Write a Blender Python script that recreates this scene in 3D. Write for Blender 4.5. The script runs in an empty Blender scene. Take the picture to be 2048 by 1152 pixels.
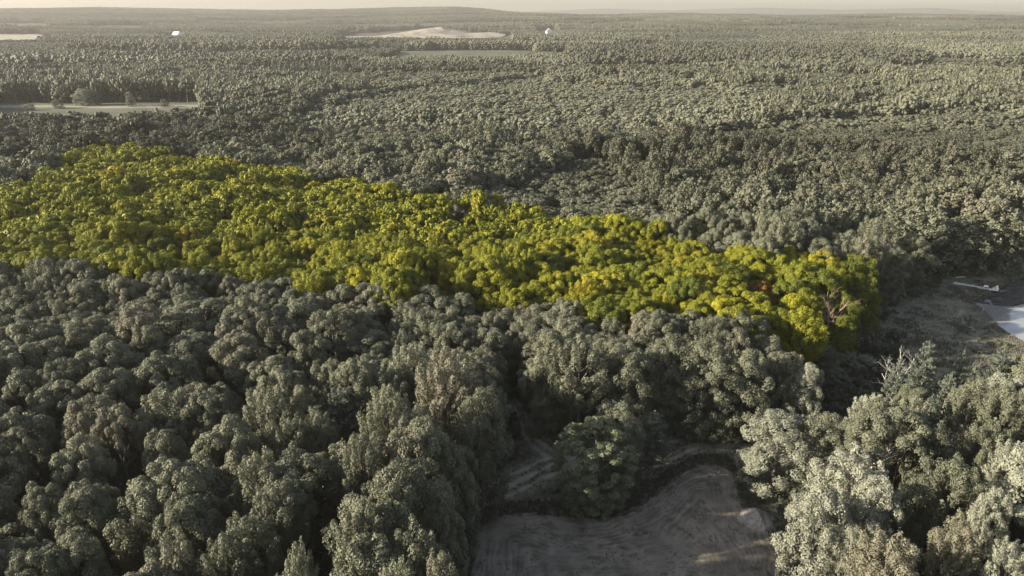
import bpy, math
import numpy as np
from mathutils import Vector

R = math.radians
S = bpy.context.scene
rng = np.random.default_rng(11)

# ------------------------------------------------------------------ camera
CAM_Z = 75.0
FPX = 1462.0                      # focal length in photograph pixels (2048 wide)
EYE_V = 26.0                      # eye level row in the photograph
PITCH = math.atan((576 - EYE_V) / FPX)
cp, sp = math.cos(PITCH), math.sin(PITCH)
cd = bpy.data.cameras.new('camera')
cam = bpy.data.objects.new('camera', cd)
S.collection.objects.link(cam)
cam.location = (0, 0, CAM_Z)
cam.rotation_euler = (math.pi / 2 - PITCH, 0, 0)
cd.sensor_width = 36.0
cd.lens = FPX / 2048 * 36.0
cd.clip_start = 1.0
cd.clip_end = 60000.0
S.camera = cam

# ------------------------------------------------------------------ sky, sun, exposure
SUN_EL, SUN_AZ = R(20.0), R(-100.0)     # azimuth from +Y, negative = towards -X (left)
w = bpy.data.worlds.new('World')
S.world = w
w.use_nodes = True
nt = w.node_tree
bg = nt.nodes['Background']
sky = nt.nodes.new('ShaderNodeTexSky')
sky.sky_type = 'NISHITA'
sky.sun_disc = False
sky.sun_elevation = SUN_EL
sky.sun_rotation = SUN_AZ
sky.air_density = 1.0
sky.dust_density = 1.5
sky.ozone_density = 0.8
hsv = nt.nodes.new('ShaderNodeHueSaturation')
hsv.inputs['Saturation'].default_value = .68
nt.links.new(sky.outputs[0], hsv.inputs['Color'])
nt.links.new(hsv.outputs[0], bg.inputs[0])
bg.inputs[1].default_value = 0.072

sd = bpy.data.lights.new('sun', 'SUN')
sun = bpy.data.objects.new('sun', sd)
S.collection.objects.link(sun)
sd.energy = 5.0
sd.angle = R(0.6)
sd.color = (1.0, 0.90, 0.74)
sv = Vector((math.sin(SUN_AZ) * math.cos(SUN_EL), math.cos(SUN_AZ) * math.cos(SUN_EL), math.sin(SUN_EL)))
sun.rotation_euler = sv.to_track_quat('Z', 'Y').to_euler()
sun.location = sv * 300

S.view_settings.view_transform = 'Standard'
S.view_settings.look = 'None'
S.view_settings.exposure = 2.2
S.view_settings.gamma = 1.0
S.view_settings.use_curve_mapping = False
S.render.engine = 'CYCLES'
cy = S.cycles
cy.use_denoising = True
cy.use_adaptive_sampling = False
cy.max_bounces = 4
cy.diffuse_bounces = 2
cy.glossy_bounces = 2
cy.transmission_bounces = 2
cy.volume_bounces = 1
cy.transparent_max_bounces = 4
cy.caustics_reflective = False
cy.caustics_refractive = False

# ------------------------------------------------------------------ projection helpers (photo pixel <-> place)
def at(u, v, z=0.0):
    """point of the place at height z that the photograph shows at pixel (u, v)"""
    u = np.asarray(u, float); v = np.asarray(v, float)
    a = (u - 1024) / FPX; b = -(v - 576) / FPX
    dx = a; dy = cp + b * sp; dz = -sp + b * cp
    t = (z - CAM_Z) / dz
    return dx * t, dy * t

def proj(x, y, z):
    dz = z - CAM_Z
    d = y * cp - dz * sp
    up = y * sp + dz * cp
    d = np.where(d < 1, 1, d)
    return 1024 + FPX * x / d, 576 - FPX * up / d, d

def inpoly(px, py, poly):
    px = np.asarray(px, float); py = np.asarray(py, float)
    c = np.zeros(px.shape, bool)
    n = len(poly)
    for i in range(n):
        x0, y0 = poly[i]; x1, y1 = poly[(i + 1) % n]
        if y0 == y1: continue
        k = ((y0 > py) != (y1 > py)) & (px < (x1 - x0) * (py - y0) / (y1 - y0) + x0)
        c ^= k
    return c

def polydist(px, py, poly, closed=True):
    """distance to a polyline and nearest point"""
    best = np.full(px.shape, 1e9); nx = px.copy(); ny = py.copy(); al = np.zeros(px.shape); run = 0.0
    n = len(poly)
    for i in range(n if closed else n - 1):
        x0, y0 = poly[i]; x1, y1 = poly[(i + 1) % n]
        ex, ey = x1 - x0, y1 - y0
        L2 = ex * ex + ey * ey + 1e-12
        t = np.clip(((px - x0) * ex + (py - y0) * ey) / L2, 0, 1)
        qx = x0 + t * ex; qy = y0 + t * ey
        d = np.hypot(px - qx, py - qy)
        m = d < best
        best = np.where(m, d, best); nx = np.where(m, qx, nx); ny = np.where(m, qy, ny)
        al = np.where(m, run + t * math.sqrt(L2), al)
        run += math.sqrt(L2)
    return best, nx, ny, al

def smooth_poly(p, k=2, closed=True):
    p = np.array(p, float)
    for _ in range(k):
        if closed:
            q = np.roll(p, -1, 0)
            p = np.stack([p * .75 + q * .25, p * .25 + q * .75], 1).reshape(-1, 2)
        else:
            a, b = p[:-1], p[1:]
            m = np.stack([a * .75 + b * .25, a * .25 + b * .75], 1).reshape(-1, 2)
            p = np.vstack([p[:1], m, p[-1:]])
    return p

def ground_poly(pix, z=0.0, k=2, closed=True):
    p = np.array(pix, float)
    x, y = at(p[:, 0], p[:, 1], z)
    return smooth_poly(np.stack([x, y], 1), k, closed)

def sstep(a, b, x):
    t = np.clip((x - a) / (b - a), 0, 1)
    return t * t * (3 - 2 * t)

_perm = np.random.default_rng(5).random((256, 256))
def vnoise(x, y):
    xi = np.floor(x).astype(int); yi = np.floor(y).astype(int)
    fx = x - xi; fy = y - yi
    fx = fx * fx * (3 - 2 * fx); fy = fy * fy * (3 - 2 * fy)
    g = lambda i, j: _perm[(xi + i) % 256, (yi + j) % 256]
    return (g(0, 0) * (1 - fx) + g(1, 0) * fx) * (1 - fy) + (g(0, 1) * (1 - fx) + g(1, 1) * fx) * fy

def fbm(x, y, o=4):
    s = 0; a = .5; t = 0
    for i in range(o):
        s = s + a * vnoise(x * 2 ** i + 17 * i, y * 2 ** i + 31 * i); t += a; a *= .5
    return s / t

# ------------------------------------------------------------------ scene-object helpers
def link(o, parent=None):
    S.collection.objects.link(o)
    if parent is not None: o.parent = parent
    return o

def tag(o, label=None, cat=None, group=None, kind=None):
    if label: o['label'] = label
    if cat: o['category'] = cat
    if group: o['group'] = group
    if kind: o['kind'] = kind
    return o

def make_mesh(name, V, F, mat=None, attrs=None, fmat=None, smooth=False):
    """V (n,3); F (m,k) index array (all faces k-gons)"""
    me = bpy.data.meshes.new(name)
    V = np.ascontiguousarray(V, np.float32); F = np.ascontiguousarray(F, np.int32)
    m, k = F.shape
    me.vertices.add(len(V)); me.vertices.foreach_set('co', V.ravel())
    me.loops.add(m * k); me.loops.foreach_set('vertex_index', F.ravel())
    me.polygons.add(m)
    me.polygons.foreach_set('loop_start', np.arange(0, m * k, k, dtype=np.int32))
    if fmat is not None: me.polygons.foreach_set('material_index', np.ascontiguousarray(fmat, np.int32))
    me.polygons.foreach_set('use_smooth', np.full(m, bool(smooth)))
    for an, (dom, vals) in (attrs or {}).items():
        a = me.attributes.new(an, 'FLOAT', dom)
        a.data.foreach_set('value', np.ascontiguousarray(vals, np.float32))
    for mm in (mat if isinstance(mat, list) else [mat]):
        if mm is not None: me.materials.append(mm)
    me.update(calc_edges=True)
    return me

def thing(name, loc, label, cat, group=None, rz=0.0, scale=(1, 1, 1)):
    o = bpy.data.objects.new(name, None)
    o.empty_display_size = 0.5
    link(o); o.location = loc; o.rotation_euler = (0, 0, rz); o.scale = scale
    return tag(o, label, cat, group)

def part(name, me, parent, mat=None):
    o = link(bpy.data.objects.new(name, me), parent)
    if mat is not None:
        o.material_slots[0].link = 'OBJECT'
        o.material_slots[0].material = mat
    return o

# ------------------------------------------------------------------ materials
def new_mat(name):
    m = bpy.data.materials.new(name); m.use_nodes = True
    t = m.node_tree
    return m, t, t.nodes['Principled BSDF'], t.nodes['Material Output']

def N(t, typ, **kw):
    n = t.nodes.new(typ)
    for k, v in kw.items(): setattr(n, k, v)
    return n

def leaf_mat(name, dark, light, accent=None, acc_amt=0.0, transl=0.22):
    m, t, b, out = new_mat(name)
    at_ = N(t, 'ShaderNodeAttribute', attribute_name='leafvar')
    oi = N(t, 'ShaderNodeObjectInfo')
    mix = N(t, 'ShaderNodeMix', data_type='RGBA')
    add = N(t, 'ShaderNodeMath', operation='MULTIPLY_ADD')
    t.links.new(oi.outputs['Random'], add.inputs[0]); add.inputs[1].default_value = .55
    half = N(t, 'ShaderNodeMath', operation='MULTIPLY'); half.inputs[1].default_value = .55
    t.links.new(at_.outputs['Fac'], half.inputs[0]); t.links.new(half.outputs[0], add.inputs[2])
    t.links.new(add.outputs[0], mix.inputs['Factor'])
    mix.inputs['A'].default_value = (*dark, 1); mix.inputs['B'].default_value = (*light, 1)
    col = mix.outputs['Result']
    if accent:
        m2 = N(t, 'ShaderNodeMix', data_type='RGBA')
        r2 = N(t, 'ShaderNodeMath', operation='FRACT')
        mul = N(t, 'ShaderNodeMath', operation='MULTIPLY'); mul.inputs[1].default_value = 13.37
        t.links.new(oi.outputs['Random'], mul.inputs[0]); t.links.new(mul.outputs[0], r2.inputs[0])
        gt = N(t, 'ShaderNodeMapRange'); gt.inputs[1].default_value = 1 - acc_amt; gt.inputs[2].default_value = 1.0
        t.links.new(r2.outputs[0], gt.inputs[0])
        t.links.new(gt.outputs[0], m2.inputs['Factor'])
        t.links.new(col, m2.inputs['A']); m2.inputs['B'].default_value = (*accent, 1)
        col = m2.outputs['Result']
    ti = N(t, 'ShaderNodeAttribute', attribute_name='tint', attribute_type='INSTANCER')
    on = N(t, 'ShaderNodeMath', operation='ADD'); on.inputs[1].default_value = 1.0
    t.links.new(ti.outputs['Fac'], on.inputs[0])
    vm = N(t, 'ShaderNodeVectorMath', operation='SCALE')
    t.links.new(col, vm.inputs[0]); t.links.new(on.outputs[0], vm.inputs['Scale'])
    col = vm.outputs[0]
    t.links.new(col, b.inputs['Base Color'])
    b.inputs['Roughness'].default_value = .55
    b.inputs['Specular IOR Level'].default_value = .12
    tr = N(t, 'ShaderNodeBsdfTranslucent')
    t.links.new(col, tr.inputs[0])
    ms = N(t, 'ShaderNodeMixShader'); ms.inputs[0].default_value = transl
    t.links.new(b.outputs[0], ms.inputs[1]); t.links.new(tr.outputs[0], ms.inputs[2])
    t.links.new(ms.outputs[0], out.inputs[0])
    return m

M = {}
M['grey'] = leaf_mat('grey_green_leaves', (.067, .071, .046), (.136, .137, .092), (.128, .118, .082), .18)
M['bush'] = leaf_mat('broad_green_leaves', (.074, .088, .048), (.135, .148, .088))
M['pale'] = leaf_mat('pale_leaves', (.13, .135, .10), (.20, .20, .15))
M['yellow'] = leaf_mat('yellow_green_leaves', (.080, .094, .011), (.172, .165, .013), (.19, .16, .014), .08)
M['deep_shaded'] = leaf_mat('deep_and_shaded_leaves', (.052, .066, .010), (.105, .112, .014))  # random deeper greens, plus shade painted into the parcel's right-end crowns
M['gold'] = leaf_mat('golden_leaves', (.175, .17, .014), (.23, .21, .015))
M['orange'] = leaf_mat('orange_leaves', (.17, .085, .018), (.22, .12, .025))
M['russet'] = leaf_mat('brown_leaves', (.10, .085, .055), (.14, .115, .075))
M['needle'] = leaf_mat('pine_needles', (.058, .068, .050), (.100, .110, .082))
M['needle_y'] = leaf_mat('yellow_pine_needles', (.06, .085, .012), (.12, .13, .015))
M['scrub'] = leaf_mat('scrub_leaves', (.040, .045, .030), (.080, .083, .058))
M['reed'] = leaf_mat('dry_reeds', (.060, .058, .042), (.125, .115, .085))
M['grass'] = leaf_mat('verge_grass', (.045, .048, .032), (.095, .092, .065))

def noise_mat(name, c0, c1, scale, rough=.9, bump=.3, bscale=None, c2=None, detail=6, extra=None, spec=.1):
    m, t, b, out = new_mat(name)
    tc = N(t, 'ShaderNodeTexCoord')
    n = N(t, 'ShaderNodeTexNoise'); n.inputs['Scale'].default_value = scale; n.inputs['Detail'].default_value = detail
    n.inputs['Roughness'].default_value = .65
    t.links.new(tc.outputs['Object'], n.inputs['Vector'])
    cr = N(t, 'ShaderNodeValToRGB')
    cr.color_ramp.elements[0].position = .33; cr.color_ramp.elements[0].color = (*c0, 1)
    cr.color_ramp.elements[1].position = .68; cr.color_ramp.elements[1].color = (*c1, 1)
    if c2:
        e = cr.color_ramp.elements.new(.5); e.color = (*c2, 1)
    t.links.new(n.outputs['Fac'], cr.inputs[0])
    col = cr.outputs[0]
    if extra: col = extra(t, col, tc)
    t.links.new(col, b.inputs['Base Color'])
    b.inputs['Roughness'].default_value = rough
    b.inputs['Specular IOR Level'].default_value = spec
    if bump:
        n2 = N(t, 'ShaderNodeTexNoise'); n2.inputs['Scale'].default_value = bscale or scale * 6; n2.inputs['Detail'].default_value = 4
        t.links.new(tc.outputs['Object'], n2.inputs['Vector'])
        bp = N(t, 'ShaderNodeBump'); bp.inputs['Strength'].default_value = bump; bp.inputs['Distance'].default_value = .3
        t.links.new(n2.outputs['Fac'], bp.inputs['Height'])
        t.links.new(bp.outputs[0], b.inputs['Normal'])
    return m

def attr_overlay(attr, colour, amount=1.0):
    def f(t, col, tc):
        a = N(t, 'ShaderNodeAttribute', attribute_name=attr)
        mu = N(t, 'ShaderNodeMath', operation='MULTIPLY'); mu.inputs[1].default_value = amount; mu.use_clamp = True
        t.links.new(a.outputs['Fac'], mu.inputs[0])
        mx = N(t, 'ShaderNodeMix', data_type='RGBA')
        t.links.new(mu.outputs[0], mx.inputs['Factor'])
        t.links.new(col, mx.inputs['A']); mx.inputs['B'].default_value = (*colour, 1)
        return mx.outputs['Result']
    return f

def chain(*fs):
    def f(t, col, tc):
        for g in fs: col = g(t, col, tc)
        return col
    return f

M['ground'] = noise_mat('forest_floor', (.035, .034, .026), (.075, .068, .050), .25, bump=.4, bscale=2.0)
M['bark'] = noise_mat('grey_bark', (.075, .068, .058), (.16, .148, .128), 3.0, bump=.6, bscale=12)
M['pale_bark'] = noise_mat('bleached_bark', (.30, .285, .26), (.48, .46, .42), 2.0, bump=.4, bscale=9)
M['pink_bark'] = noise_mat('dry_twigs', (.25, .165, .12), (.36, .25, .19), 2.0, bump=.3, bscale=9)
M['dull_bark'] = noise_mat('dull_dead_wood', (.13, .115, .105), (.22, .20, .185), 2.0, bump=.3, bscale=9)
M['field'] = noise_mat('tilled_soil', (.120, .102, .082), (.225, .192, .158), .16, bump=.5, bscale=5, detail=9,
                       extra=chain(attr_overlay('furrow', (.072, .066, .050), 1.0), attr_overlay('straw', (.30, .265, .22), .6)))
M['clearing'] = noise_mat('rough_grass', (.075, .076, .054), (.150, .142, .106), .35, bump=.7, bscale=6, detail=9,
                          extra=attr_overlay('track', (.34, .305, .24), .95))
M['marsh'] = noise_mat('marsh_turf', (.085, .084, .060), (.165, .155, .118), .22, bump=.9, bscale=2.5, detail=10,
                       extra=attr_overlay('wet', (.035, .036, .030), .8))
M['mound'] = noise_mat('mound_soil', (.15, .130, .115), (.29, .255, .225), 1.2, bump=.8, bscale=3.0, detail=8)
M['sand'] = noise_mat('pit_sand', (.050, .056, .036), (.225, .208, .188), .022, bump=.5, bscale=.2, detail=10, c2=(.165, .148, .122))
M['stubble'] = noise_mat('stubble_field', (.16, .148, .12), (.24, .22, .18), .012, bump=.2, bscale=.2)
M['meadow'] = noise_mat('far_meadow', (.042, .046, .030), (.085, .084, .060), .02, bump=.3, bscale=.3,
                        extra=attr_overlay('track', (.20, .185, .15), .8))
M['hill'] = noise_mat('far_wooded_hill', (.05, .058, .045), (.09, .10, .08), .004, bump=0)

def plain(name, c, rough=.6, spec=.3, var=.12, scale=2.0):
    c0 = tuple(max(0, x * (1 - var)) for x in c); c1 = tuple(x * (1 + var) for x in c)
    return noise_mat(name, c0, c1, scale, rough=rough, bump=.1, spec=spec)
M['white'] = plain('white_paint', (.60, .59, .565))
M['dock'] = plain('weathered_boards', (.50, .49, .47), .7)
M['roof'] = plain('grey_roof', (.16, .155, .15))
M['whiteroof'] = plain('white_metal_roof', (.5, .5, .48), .4)
M['glass'] = plain('dark_glass', (.03, .035, .04), .1, .5)
M['lily'] = noise_mat('lily_leaf', (.012, .013, .010), (.034, .034, .026), .6, rough=.4, bump=.2, spec=.3)

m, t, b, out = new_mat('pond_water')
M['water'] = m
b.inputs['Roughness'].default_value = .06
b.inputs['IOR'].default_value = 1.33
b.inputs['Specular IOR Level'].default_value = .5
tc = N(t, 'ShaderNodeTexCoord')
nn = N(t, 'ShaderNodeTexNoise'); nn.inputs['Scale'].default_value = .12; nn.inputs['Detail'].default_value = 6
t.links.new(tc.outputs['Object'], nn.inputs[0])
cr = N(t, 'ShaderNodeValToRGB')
cr.color_ramp.elements[0].color = (.10, .10, .098, 1); cr.color_ramp.elements[1].color = (.175, .175, .17, 1)  # grey lifted to put the bright sky reflection into the base colour
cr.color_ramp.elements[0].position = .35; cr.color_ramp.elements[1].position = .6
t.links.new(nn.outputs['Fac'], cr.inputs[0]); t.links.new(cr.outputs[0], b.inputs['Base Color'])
n2 = N(t, 'ShaderNodeTexNoise'); n2.inputs['Scale'].default_value = 1.5; n2.inputs['Detail'].default_value = 3
t.links.new(tc.outputs['Object'], n2.inputs[0])
bp = N(t, 'ShaderNodeBump'); bp.inputs['Strength'].default_value = .06; bp.inputs['Distance'].default_value = .1
t.links.new(n2.outputs['Fac'], bp.inputs['Height']); t.links.new(bp.outputs[0], b.inputs['Normal'])

# ------------------------------------------------------------------ outlines of the place
CLEAR_PIX = [(900, 1250), (905, 1100), (915, 1000), (960, 950), (1000, 920), (990, 780), (1010, 745), (1045, 760), (1110, 850), (1200, 840),
             (1340, 835), (1480, 845), (1500, 890), (1650, 890), (1690, 930), (1640, 975), (1580, 1000), (1640, 1100), (1680, 1250)]
FIELD_PIX = [(925, 1300), (932, 1152), (940, 1075), (975, 1038), (1060, 1024), (1150, 1034), (1225, 1035), (1280, 1012), (1335, 962), (1385, 930),
             (1430, 925), (1468, 942), (1484, 985), (1490, 1020), (1540, 1062), (1580, 1110), (1597, 1152), (1640, 1300)]
MARSH_PIX = [(1560, 860), (1620, 760), (1690, 680), (1760, 605), (1850, 560), (1900, 540), (2000, 520), (2100, 500), (2350, 490), (2700, 600), (2700, 900),
             (2100, 790), (1900, 790), (1750, 860), (1650, 900)]
POND_PIX = [(1938, 602), (1985, 583), (2048, 552), (2250, 505), (2600, 570), (2600, 800), (2250, 770), (2100, 712), (2048, 684), (2010, 662), (1985, 641), (1968, 617)]
LILY_PIX = [(1938, 602), (1985, 583), (2048, 552), (2180, 520), (2180, 590), (2048, 606), (2025, 612), (1995, 610), (1968, 606)]
FARFIELD_PIX = [(-60, 208), (130, 208), (300, 206), (400, 206), (395, 213), (300, 218), (200, 222), (-60, 225)]
MIDFIELD_PIX = [(800, 103), (1045, 101), (1050, 107), (960, 110), (800, 111)]

clear_w = ground_poly(CLEAR_PIX)
field_w = ground_poly(FIELD_PIX)
marsh_w = ground_poly(MARSH_PIX)
pond_w = ground_poly(POND_PIX)
lily_w = ground_poly(LILY_PIX)
PARCEL = [(193, 288), (1858, 566), (1708, 680), (0, 544), (-235, 525)]

# ------------------------------------------------------------------ terrain
SKY_U = [-600, 0, 300, 480, 620, 800, 920, 980, 1040, 1150, 1300, 1500, 1700, 2048, 2700]
SKY_V = [20, 21, 18, 21, 22, 19, 17, 21, 27, 30, 28, 31, 29, 32, 32]
def terrain(x, y):
    r = np.hypot(x, y)
    u = 1024 + FPX * cp * x / np.maximum(y, 1.0)
    vs = np.interp(u, SKY_U, SKY_V)
    D = np.where(u < 1000, 6800., 5200.)
    D = 6800 - 1600 * sstep(900, 1100, u)
    top = CAM_Z + (EYE_V - vs) / FPX * D - 15
    n = fbm(x / 700. + 3, y / 700. + 9, 4) - .5
    h = sstep(700, 2600, r) * n * 26
    h = h + sstep(2400, 1, D - r) * 0
    k = sstep(.33, 1.0, r / D) ** 1.5 * (1 - .55 * sstep(1.02, 1.6, r / D))
    h = h * (1 - .75 * k) + top * k + sstep(3000, 5000, r) * (fbm(x / 300., y / 300., 3) - .5) * 9
    # blue hills beyond
    az = u
    far = np.interp(az, [-600, 0, 1000, 1080, 1180, 1300, 1450, 1600, 1760, 1850, 2048, 2700], [60, 60, 70, 110, 150, 118, 158, 125, 148, 100, 78, 70])
    far = far * .98
    h = np.where(r > 9000, h + (far - h) * sstep(9500, 13000, r), h)
    return h

# polar ground sheet, finer near the camera
na, nr = 520, 430
az = np.linspace(R(-62), R(62), na)
rr = 25 * (16500 / 25) ** (np.linspace(0, 1, nr) ** .92)
A, RR = np.meshgrid(az, rr)
gx = RR * np.sin(A); gy = RR * np.cos(A) - 5
gz = terrain(gx, gy)
low = inpoly(gx, gy, clear_w) | inpoly(gx, gy, marsh_w) | inpoly(gx, gy, pond_w)
for P_ in (clear_w, marsh_w):
    d, *_ = polydist(gx, gy, P_)
    low = low & ((d > 2.5) | ~inpoly(gx, gy, P_)) if False else low
dmin = np.minimum(polydist(gx, gy, clear_w)[0], polydist(gx, gy, marsh_w)[0])
gz = gz - np.where(low, .55 * sstep(.5, 4.0, dmin), 0)
gz += np.where(gy < 900, (fbm(gx / 9, gy / 9, 3) - .5) * .5 * sstep(0, 8, dmin) * (~low), 0)
idx = np.arange(na * nr).reshape(nr, na)
F = np.stack([idx[:-1, :-1], idx[:-1, 1:], idx[1:, 1:], idx[1:, :-1]], -1).reshape(-1, 4)[:, ::-1]
gm = make_mesh('ground', np.stack([gx, gy, gz], -1).reshape(-1, 3), F, [M['ground'], M['hill']],
               fmat=(RR[:-1, :-1].ravel() > 7600).astype(int), smooth=True)
tag(link(bpy.data.objects.new('ground', gm)), 'dark leaf-littered forest floor reaching to the horizon', 'ground', kind='structure')

def sheet(name, poly, res, zf, mat, attrs=None, hole=None, label=None, cat=None):
    x0, y0 = poly.min(0); x1, y1 = poly.max(0)
    xs = np.arange(x0 - res, x1 + 2 * res, res); ys = np.arange(y0 - res, y1 + 2 * res, res)
    X, Y = np.meshgrid(xs, ys)
    cx = X[:-1, :-1] + res / 2; cyy = Y[:-1, :-1] + res / 2
    ins = inpoly(cx, cyy, poly)
    if hole is not None: ins &= ~inpoly(cx, cyy, hole)
    i = np.arange(X.size).reshape(X.shape)
    q = np.stack([i[:-1, :-1], i[:-1, 1:], i[1:, 1:], i[1:, :-1]], -1)[ins]
    # verts on the rim snap to the outline
    use = np.zeros(X.size, int)
    np.add.at(use, q.ravel(), 1)
    rim = (use > 0) & (use < 4)
    x = X.ravel().copy(); y = Y.ravel().copy()
    d, nx, ny, _ = polydist(x[rim], y[rim], poly)
    dd, nx2, ny2, _ = polydist(x[rim], y[rim], hole) if hole is not None else (np.full(d.shape, 1e9), nx, ny, 0)
    h = dd < d
    sx = np.where(h, nx2, nx); sy = np.where(h, ny2, ny); ds = np.minimum(d, dd)
    ok = ds < res * 1.3
    xr = x[rim]; yr = y[rim]
    xr[ok] = sx[ok]; yr[ok] = sy[ok]
    x[rim] = xr; y[rim] = yr
    keep = use > 0
    new = np.cumsum(keep) - 1
    x = x[keep]; y = y[keep]
    V = np.stack([x, y, zf(x, y)], -1)
    a = {k: ('POINT', f(x, y)) for k, f in (attrs or {}).items()}
    me = make_mesh(name, V, new[q], mat, a, smooth=True)
    return tag(link(bpy.data.objects.new(name, me)), label, cat, kind='structure')

# grass clearing with mown strips and wheel tracks
track_a = ground_poly([(880, 1030), (930, 1012), (1010, 975), (1110, 930), (1180, 905)], 0, 2, False)
track_b = ground_poly([(1140, 915), (1105, 905), (1060, 870), (1025, 820), (1005, 770)], 0, 2, False)
track_c = ground_poly([(1300, 950), (1345, 918), (1400, 893), (1470, 888), (1560, 905), (1640, 925), (1700, 940)], 0, 2, False)
track_d = ground_poly([(1340, 885), (1400, 868), (1470, 868)], 0, 2, False)
def track_attr(x, y):
    v = np.zeros(x.shape)
    for tr, half, pitch in ((track_a, 4.6, 2.1), (track_b, 2.4, 1.9), (track_c, 2.0, 1.7), (track_d, 1.6, 1.6)):
        d, nx, ny, al = polydist(x, y, tr, False)
        wob = (fbm(x / 5, y / 5, 3) - .5) * 2.2
        st = .5 + .5 * np.cos((d + wob) / pitch * 2 * np.pi)
        v = np.maximum(v, (1 - sstep(half * .65, half, d + wob)) * (.3 + .7 * st ** 1.5) * (.1 + 1.2 * fbm(x / 1.6, y / 1.6, 4)))
    return v
sheet('grass_clearing', clear_w, .45, lambda x, y: .03 + .16 * (fbm(x / 2.5, y / 2.5, 4) - .3), M['clearing'],
      {'track': track_attr}, label='rough mown grass clearing with pale wheel tracks round the bare field', cat='clearing')

def furrow_attr(x, y):
    d, *_ = polydist(x, y, field_w)
    wob = (fbm(x / 6, y / 6, 3) - .5) * 4.5
    f = .5 + .5 * np.sin((d + wob) * 2 * np.pi / .85)
    f2 = fbm(x / 1.2, y / 1.2, 3)
    return np.clip(f * .55 * (1 - .45 * sstep(5, 12, d)) + (f2 - .42) * 1.5 + (fbm(x / 4 + y / 9, y / 5, 4) - .5) * 1.1, 0, 1)
def straw_attr(x, y):
    d, *_ = polydist(x, y, field_w)
    wob = (fbm(x / 6, y / 6, 3) - .5) * 2.2
    f = .5 + .5 * np.sin((d + wob) * 2 * np.pi / 2.1 + 1.0)
    return f ** 6 * np.clip(fbm(x / 3 + 40, y / 3, 3) - .3, 0, 1) * 1.3 * (1 - .7 * sstep(5, 12, d))
def field_z(x, y):
    d, *_ = polydist(x, y, field_w)
    wob = (fbm(x / 6, y / 6, 3) - .5) * 2.2
    return .10 + .03 * np.sin((d + wob) * 2 * np.pi / 1.1) * (1 - .7 * sstep(5, 12, d)) + .25 * (fbm(x / 7, y / 7, 4) - .3) + .10 * (fbm(x, y, 2) - .5) * sstep(0, 1.5, d) + .1 * sstep(0, 1, d)
sheet('field', field_w, .32, field_z, M['field'], {'furrow': furrow_attr, 'straw': straw_attr},
      label='bare grey-brown tilled field with curved furrows in the clearing', cat='field')

def wet_attr(x, y):
    d, *_ = polydist(x, y, pond_w)
    return np.clip((1 - sstep(0, 5, d)) * .7 + (fbm(x / 5, y / 5, 4) - .5) * 1.4, 0, 1)
sheet('marsh', marsh_w, .8, lambda x, y: .05 + .55 * (fbm(x / 2.2, y / 2.2, 4) - .35) * sstep(0, 5, polydist(x, y, pond_w)[0]), M['marsh'], {'wet': wet_attr}, hole=pond_w,
      label='dull olive-brown boggy marsh around the pond', cat='marsh')
x0, y0 = pond_w.min(0) - 3; x1, y1 = pond_w.max(0) + 3
c0 = pond_w.mean(0)
pw = c0 + (pond_w - c0) * 1.02
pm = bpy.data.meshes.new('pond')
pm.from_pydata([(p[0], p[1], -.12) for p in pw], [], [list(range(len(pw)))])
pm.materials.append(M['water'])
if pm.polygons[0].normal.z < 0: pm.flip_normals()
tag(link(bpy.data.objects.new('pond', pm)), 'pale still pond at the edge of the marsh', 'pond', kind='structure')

# far fields and the sand pit
def far_sheet(name, pix, res, mat, label, cat, track=None):
    p = np.array(pix, float)
    x, y = at(p[:, 0], p[:, 1], 0)
    poly = smooth_poly(np.stack([x, y], 1), 1)
    a = {'track': track} if track else None
    return sheet(name, poly, res, lambda x, y: terrain(x, y) + .5, mat, a, label=label, cat=cat)
ff_line = ground_poly([(-80, 216), (60, 213), (140, 214), (200, 216), (330, 214), (400, 213)], 0, 1, False)
far_sheet('meadow', [(-90, 203), (130, 202), (430, 199), (440, 230), (430, 262), (-90, 262)], 6, M['meadow'],
          'pale meadow strip with a sandy track beyond the left wood', 'meadow',
          track=lambda x, y: 1 - sstep(3, 9, polydist(x, y, ff_line, False)[0] + 8 * (fbm(x / 20, y / 20, 3) - .5)))
far_sheet('meadow', [(740, 100), (1060, 100), (1060, 126), (740, 126)], 12, M['meadow'],
          'thin grass meadow below the dark wood in front of the sand pit', 'meadow', track=lambda x, y: np.zeros(x.shape))
FARPALE = [([(-80, 69), (80, 68), (86, 74), (60, 90), (-80, 90)], 'pale cropped field at the far left, the nearer of two', [(-80, 69), (82, 68), (84, 74), (50, 79), (-80, 80)]),
           ([(-80, 46), (85, 46), (95, 49), (85, 55), (-80, 55)], 'pale cropped field at the far left, the farther of two', [(-80, 46.5), (88, 46.5), (92, 49.5), (-80, 50)]),
           ([(195, 50), (290, 50), (290, 58), (195, 58)], 'thin pale field strip in the distant woods on the left', [(200, 50.5), (285, 50.5), (285, 52.5), (200, 52.5)])]
for pix, lab, vis in FARPALE:
    far_sheet('field', pix, 25, M['stubble'], lab, 'field')

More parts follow.
